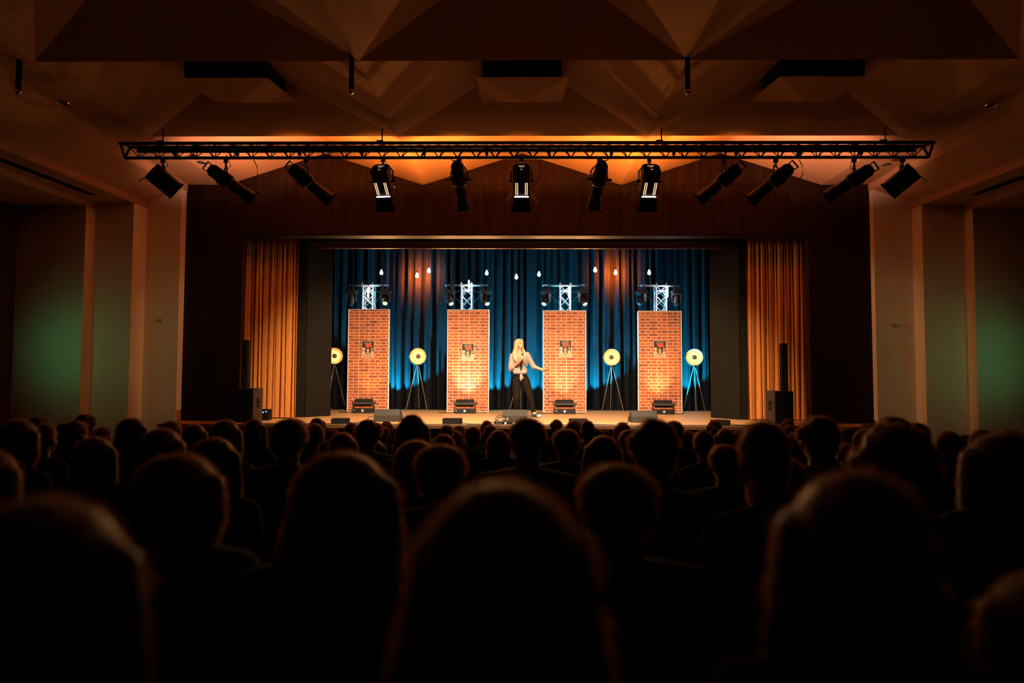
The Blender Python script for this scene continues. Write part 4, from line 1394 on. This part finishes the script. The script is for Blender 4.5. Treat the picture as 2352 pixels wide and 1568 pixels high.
def hair_mesh(kind):
    h = MB()
    c = Vector((0, .025, 1.155))
    if kind == 'short':
        h.ell(c + Vector((0, -.018, .034)), (.086, .100, .088)).ell(c + Vector((0, -.055, -.015)), (.076, .055, .075)).ell(c + Vector((0, .05, .085)), (.05, .04, .022))
    elif kind == 'crop':
        h.ell(c + Vector((0, -.018, .032)), (.080, .096, .086)).ell(c + Vector((0, -.058, -.02)), (.066, .046, .06))
    elif kind == 'tousled':
        h.ell(c + Vector((0, -.018, .036)), (.088, .100, .088)).ell(c + Vector((0, -.055, -.02)), (.080, .055, .08))
        rr = random.Random(4)
        for k in range(46):
            a, e = rr.uniform(0, 6.28), rr.uniform(-.2, 1.4)
            d = Vector((math.cos(a) * math.cos(e), math.sin(a) * math.cos(e), math.sin(e)))
            if d.y > .55 and d.z < .5:
                continue
            h.ell(c + Vector((d.x * .085, d.y * .098 - .02, d.z * .088 + .034)), rr.uniform(.014, .024), seg=8, rings=6)
    elif kind == 'bob':
        h.ell(c + Vector((0, -.018, .036)), (.092, .105, .090)).ell(c + Vector((0, -.045, -.06)), (.098, .075, .11))
        for s in (-1, 1):
            h.chain((c + Vector((s * .075, .01, .03)), .035), (c + Vector((s * .088, .0, -.06)), .034), (c + Vector((s * .082, -.01, -.13)), .026))
    elif kind == 'long':
        h.ell(c + Vector((0, -.018, .036)), (.092, .105, .090)).ell(c + Vector((0, -.055, -.07)), (.100, .072, .13)).ell(c + Vector((0, -.095, -.23)), (.125, .060, .17))
        for s in (-1, 1):
            h.chain((c + Vector((s * .078, .01, .03)), .035), (c + Vector((s * .092, .0, -.08)), .038), (c + Vector((s * .105, -.04, -.20)), .045), (c + Vector((s * .10, -.06, -.33)), .035))
    elif kind == 'curly':
        rr = random.Random(8)
        h.ell(c + Vector((0, -.02, .03)), (.105, .115, .10)).ell(c + Vector((0, -.05, -.06)), (.105, .07, .10))
        for k in range(90):
            a, e = rr.uniform(0, 6.28), rr.uniform(-.9, 1.5)
            d = Vector((math.cos(a) * math.cos(e), math.sin(a) * math.cos(e), math.sin(e)))
            if d.y > .5 and d.z < .45:
                continue
            h.ell(c + Vector((d.x * .112, d.y * .115 - .03, d.z * .108 + .02)), rr.uniform(.018, .030), seg=8, rings=6)
    elif kind == 'bun':
        h.ell(c + Vector((0, -.018, .034)), (.084, .100, .088)).ell(c + Vector((0, -.055, -.02)), (.076, .052, .07)).ell(c + Vector((0, -.115, .06)), (.045, .042, .042))
    elif kind == 'ponytail':
        h.ell(c + Vector((0, -.018, .034)), (.085, .100, .088)).ell(c + Vector((0, -.055, -.015)), (.076, .052, .07))
        h.chain((c + Vector((0, -.11, .03)), .030), (c + Vector((0, -.145, -.05)), .036), (c + Vector((0, -.135, -.17)), .028), (c + Vector((0, -.12, -.25)), .012))
    return strands(h.flesh('hair_' + kind, HAIR['dark'], .011, 3), 3600, kind)
HM = {k: hair_mesh(k) for k in ('short', 'crop', 'tousled', 'bob', 'long', 'curly', 'bun', 'ponytail')}
HW = {'short': .185, 'crop': .172, 'tousled': .20, 'bob': .22, 'long': .225, 'curly': .26, 'bun': .18, 'ponytail': .185}
# centre x, top y, width of the hair in the photograph, hair, tone, sex, label
A_ = [
 (1150, 1112, 430, 'long', 'dark', 'f', 'nearest person, large blurred long-haired head at bottom centre'),
 (402, 1045, 232, 'bob', 'brown', 'f', 'person with bobbed hair rim-lit on the right, large at lower left'),
 (780, 1040, 250, 'long', 'brown', 'f', 'long-haired person, large head just left of the nearest central one'),
 (1418, 1066, 205, 'short', 'dark', 'm', 'broad-shouldered short-haired person just right of the nearest central head'),
 (1972, 1088, 345, 'long', 'dark', 'f', 'long-haired person, very large dark head at lower right'),
 (85, 1150, 420, 'long', 'dark', 'f', 'long-haired person, very large dark shape in the bottom left corner'),
 (2305, 996, 170, 'long', 'dark', 'f', 'long-haired person with lit cheek at the right edge, below the green-lit wall'),
 (-40, 1035, 150, 'bob', 'dark', 'f', 'person cut off by the left edge, only a reddish rim of hair showing'),
 (2440, 1330, 330, 'bob', 'dark', 'f', 'person cut off by the right edge, only a rim of hair showing low down'),
 (1012, 1020, 150, 'short', 'dark', 'm', 'short-haired person with round dark head, left above the nearest central head'),
 (955, 1012, 105, 'bob', 'fair', 'f', 'fair-haired person half hidden behind the round dark head left of centre'),
 (1212, 957, 97, 'crop', 'dark', 'm', 'tall person with cropped hair and bare neck, in front of the performer'),
 (946, 952, 76, 'long', 'dark', 'f', 'long-haired person whose head stands out against the stage under the first dish lamp'),
 (664, 960, 96, 'short', 'dark', 'm', 'short-haired person with big round head before the left orange curtain'),
 (1385, 1001, 82, 'long', 'brown', 'f', 'long-haired person with evenly lit hair rim, below the third and fourth panels'),
 (1502, 969, 112, 'tousled', 'dark', 'm', 'person with bushy tousled hair covering the right wedge monitor'),
 (1756, 965, 112, 'short', 'dark', 'm', 'short-haired person with big round head before the right orange curtain'),
 (1666, 1021, 76, 'short', 'dark', 'm', 'broad-shouldered short-haired person below the right black board'),
 (1636, 1020, 56, 'bob', 'brown', 'f', 'person with lit bob half hidden behind the broad-shouldered one below the right black board'),
 (1880, 962, 100, 'tousled', 'dark', 'm', 'tousled person before the dark wall right of the right speaker column'),
 (2050, 992, 178, 'curly', 'dark', 'f', 'curly person with wide head before the right grey pier'),
 (2050, 962, 92, 'tousled', 'dark', 'm', 'tall tousled person just behind the wide curly head at right'),
 (2108, 970, 52, 'short', 'dark', 'm', 'short-haired person between the wide curly head and the right orange-lit pier edge'),
 (2180, 990, 54, 'bob', 'dark', 'f', 'bobbed person, left of the pair before the second right pier'),
 (2219, 998, 40, 'short', 'dark', 'm', 'short-haired person, right of the pair before the second right pier'),
 (2258, 987, 56, 'bob', 'brown', 'f', 'bobbed person with lit face edge at far right under the green glow'),
 (2322, 985, 72, 'short', 'dark', 'm', 'short-haired person at the far right edge, furthest back there'),
 (1793, 1051, 135, 'bob', 'dark', 'f', 'bobbed person left above the very large head at lower right'),
 (300, 960, 74, 'long', 'dark', 'f', 'long-haired person before the left orange-lit pier edge'),
 (368, 985, 102, 'bob', 'brown', 'f', 'bobbed person with lit right side, above the large bobbed head at lower left'),
 (392, 966, 46, 'short', 'dark', 'm', 'short-haired person before the left edge of the dark wood wall'),
 (446, 975, 56, 'bob', 'brown', 'f', 'bobbed person with bright right rim, before the dark wall at left'),
 (516, 965, 74, 'bob', 'dark', 'f', 'bobbed person below the left subwoofer, with a thin lit rim'),
 (584, 962, 52, 'long', 'dark', 'f', 'long dark-haired person below the small rack with blue lamps'),
 (490, 1006, 112, 'long', 'brown', 'f', 'long-haired person with a long bright rim of hair, right of the large bobbed head'),
 (215, 1004, 92, 'long', 'brown', 'f', 'long-haired person with bright lit lock, below the left green glow'),
 (195, 954, 46, 'tousled', 'dark', 'm', 'tallest tousled person at far left, against the green-lit wall edge'),
 (172, 966, 48, 'short', 'dark', 'm', 'short-haired person just left of the tallest tousled one at far left'),
 (230, 980, 36, 'crop', 'dark', 'm', 'cropped person before the middle of the left grey pier'),
 (84, 957, 42, 'short', 'grey', 'm', 'grey-haired person with faint green rim at far left'),
 (38, 965, 92, 'bob', 'dark', 'f', 'bobbed person with wide head at the far left edge'),
 (103, 971, 40, 'crop', 'dark', 'm', 'cropped person right below the grey-haired one at far left'),
 (148, 972, 50, 'bob', 'dark', 'f', 'bobbed person in the dark left of the tousled pair at far left'),
 (728, 963, 40, 'tousled', 'dark', 'm', 'tousled person before the foot of the left black board'),
 (722, 972, 44, 'bun', 'dark', 'f', 'person with a bun directly behind the tousled one by the left black board'),
 (786, 994, 66, 'bob', 'brown', 'f', 'bobbed person with lit curve of hair above the large long-haired head left of centre'),
 (806, 970, 28, 'crop', 'brown', 'm', 'small cropped person under the leftmost front-fill box'),
 (763, 984, 28, 'short', 'dark', 'm', 'small short-haired person under the foot of the left black board'),
 (846, 967, 66, 'tousled', 'dark', 'm', 'tousled person before the left wedge monitor'),
 (858, 1010, 54, 'long', 'brown', 'f', 'long-haired person low behind the large long-haired head left of centre'),
 (887, 967, 29, 'bob', 'fair', 'f', 'fair bobbed person under the left wedge monitor'),
 (880, 979, 30, 'bun', 'brown', 'f', 'person with a bun just below the fair bob under the left wedge monitor'),
 (1026, 975, 33, 'short', 'brown', 'm', 'short-haired person under the left half of the second front-fill box'),
 (1054, 977, 31, 'crop', 'dark', 'm', 'cropped person under the right end of the second front-fill box'),
 (1045, 988, 36, 'bob', 'brown', 'f', 'bobbed person low under the second brick panel'),
 (1020, 997, 50, 'short', 'brown', 'm', 'short-haired person low down, right behind the fair-haired one left of centre'),
 (1086, 979, 40, 'ponytail', 'dark', 'f', 'person with ponytail below the right edge of the second brick panel'),
 (1118, 966, 31, 'bob', 'fair', 'f', 'fair bobbed person under the stage just left of the stage box'),
 (1126, 975, 31, 'crop', 'brown', 'm', 'cropped person with thin bright rim, just below the stage box'),
 (1146, 988, 52, 'bob', 'dark', 'f', 'bobbed person with bright left rim, left of the tall cropped person'),
 (1278, 965, 29, 'tousled', 'dark', 'm', 'small tousled person on the stage edge below the third brick panel'),
 (1318, 970, 44, 'curly', 'brown', 'f', 'curly person below the third front-fill box'),
 (1300, 984, 76, 'short', 'dark', 'm', 'dark short-haired person right of the tall cropped person'),
 (1350, 964, 26, 'crop', 'brown', 'm', 'cropped person against the right end of the third front-fill box'),
 (1366, 982, 33, 'short', 'brown', 'm', 'short-haired person with thin rim below the right edge of the third panel'),
 (1387, 985, 31, 'bob', 'dark', 'f', 'small bobbed person below the second whole dish lamp'),
 (1430, 970, 40, 'bob', 'fair', 'f', 'fair bobbed person left of the right wedge monitor'),
 (1444, 987, 46, 'short', 'brown', 'm', 'short-haired person with lit left rim beside the bushy tousled head'),
 (1549, 966, 45, 'short', 'dark', 'm', 'short-haired person against the stage below the rightmost brick panel'),
 (1577, 989, 44, 'bob', 'dark', 'f', 'bobbed person below the right edge of the rightmost panel'),
 (1598, 994, 42, 'long', 'brown', 'f', 'long-haired person with lit left side below the rightmost dish lamp'),
 (1616, 989, 42, 'short', 'brown', 'm', 'short-haired person with full lit rim below the rightmost dish lamp'),
 (1640, 969, 34, 'curly', 'fair', 'f', 'fair curly person against the rightmost front-fill box'),
 (1666, 984, 46, 'long', 'dark', 'f', 'long dark-haired person under the rightmost front-fill box'),
 (1692, 990, 38, 'bob', 'brown', 'f', 'bobbed person with bright left edge, left of the big head by the right curtain'),
 (1809, 964, 27, 'tousled', 'brown', 'm', 'small tousled person below the right subwoofer'),
 (1813, 975, 29, 'crop', 'dark', 'm', 'small cropped person just below the tousled one by the right subwoofer'),
 (1826, 993, 38, 'bob', 'dark', 'f', 'bobbed person with lit cheek right of the big head by the right curtain'),
 (1945, 980, 36, 'short', 'dark', 'm', 'small short-haired person in front of the dark wall at right'),
 (1945, 1018, 42, 'crop', 'brown', 'm', 'cropped person low down, left of the wide curly head'),
 (1986, 985, 46, 'bob', 'dark', 'f', 'bobbed person with a lit cheek, left of the wide curly head'),
 (2000, 972, 34, 'short', 'dark', 'm', 'short-haired person before the right end of the dark wood wall'),
]
taken = []
def clash(x, d, k):
    c = 0
    for (x2, d2, k2) in taken:
        ox = .245 * (k + k2) - abs(x - x2)
        oy = min(d + .62 * k, d2 + .62 * k2) - max(d - .15 * k, d2 - .15 * k2)
        if ox > 0 and oy > 0:
            c += ox * oy
    return c
for n_, (px, py, w, hk, tone, sex, lab) in enumerate(sorted(A_, key=lambda e: -e[2])):
    want = F * HW[hk] / w
    best = None
    for q in sorted([i * .02 for i in range(-18, 22)], key=abs):
        d = max(.78, min(11.2, want * (1 + q)))
        sx = max(.86, min(1.2, d / want))
        c = clash(P(px, py, d).x, d, sx)
        if best is None or c < best[0] - 1e-6:
            best = (c, d, sx)
        if c == 0:
            break
    c, d, sx = best
    top = P(px, py, d)
    taken.append((top.x, d, sx))
    fz = floor_z(d)
    fz_f = floor_z(d + .55)
    hz_ = 1.155 + .124
    sz = (top.z - fz) / hz_
    rt_ = thing('person', lab, 'person', (top.x, d - .0, fz), rnd.uniform(-.12, .12) - math.atan2(top.x, 15 - d) * -.5, 'seated audience')
    rt_.scale = (sx, sx, sz)
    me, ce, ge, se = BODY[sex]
    obj('body', me, rt_)
    o = obj('shirt', ce, rt_)
    setmat(o, SHIRT[rnd.randrange(len(SHIRT))])
    obj('trousers', ge, rt_)
    o = obj('shoes', se, rt_)
    o = obj('hair', HM[hk], rt_)
    setmat(o, HAIR[tone])
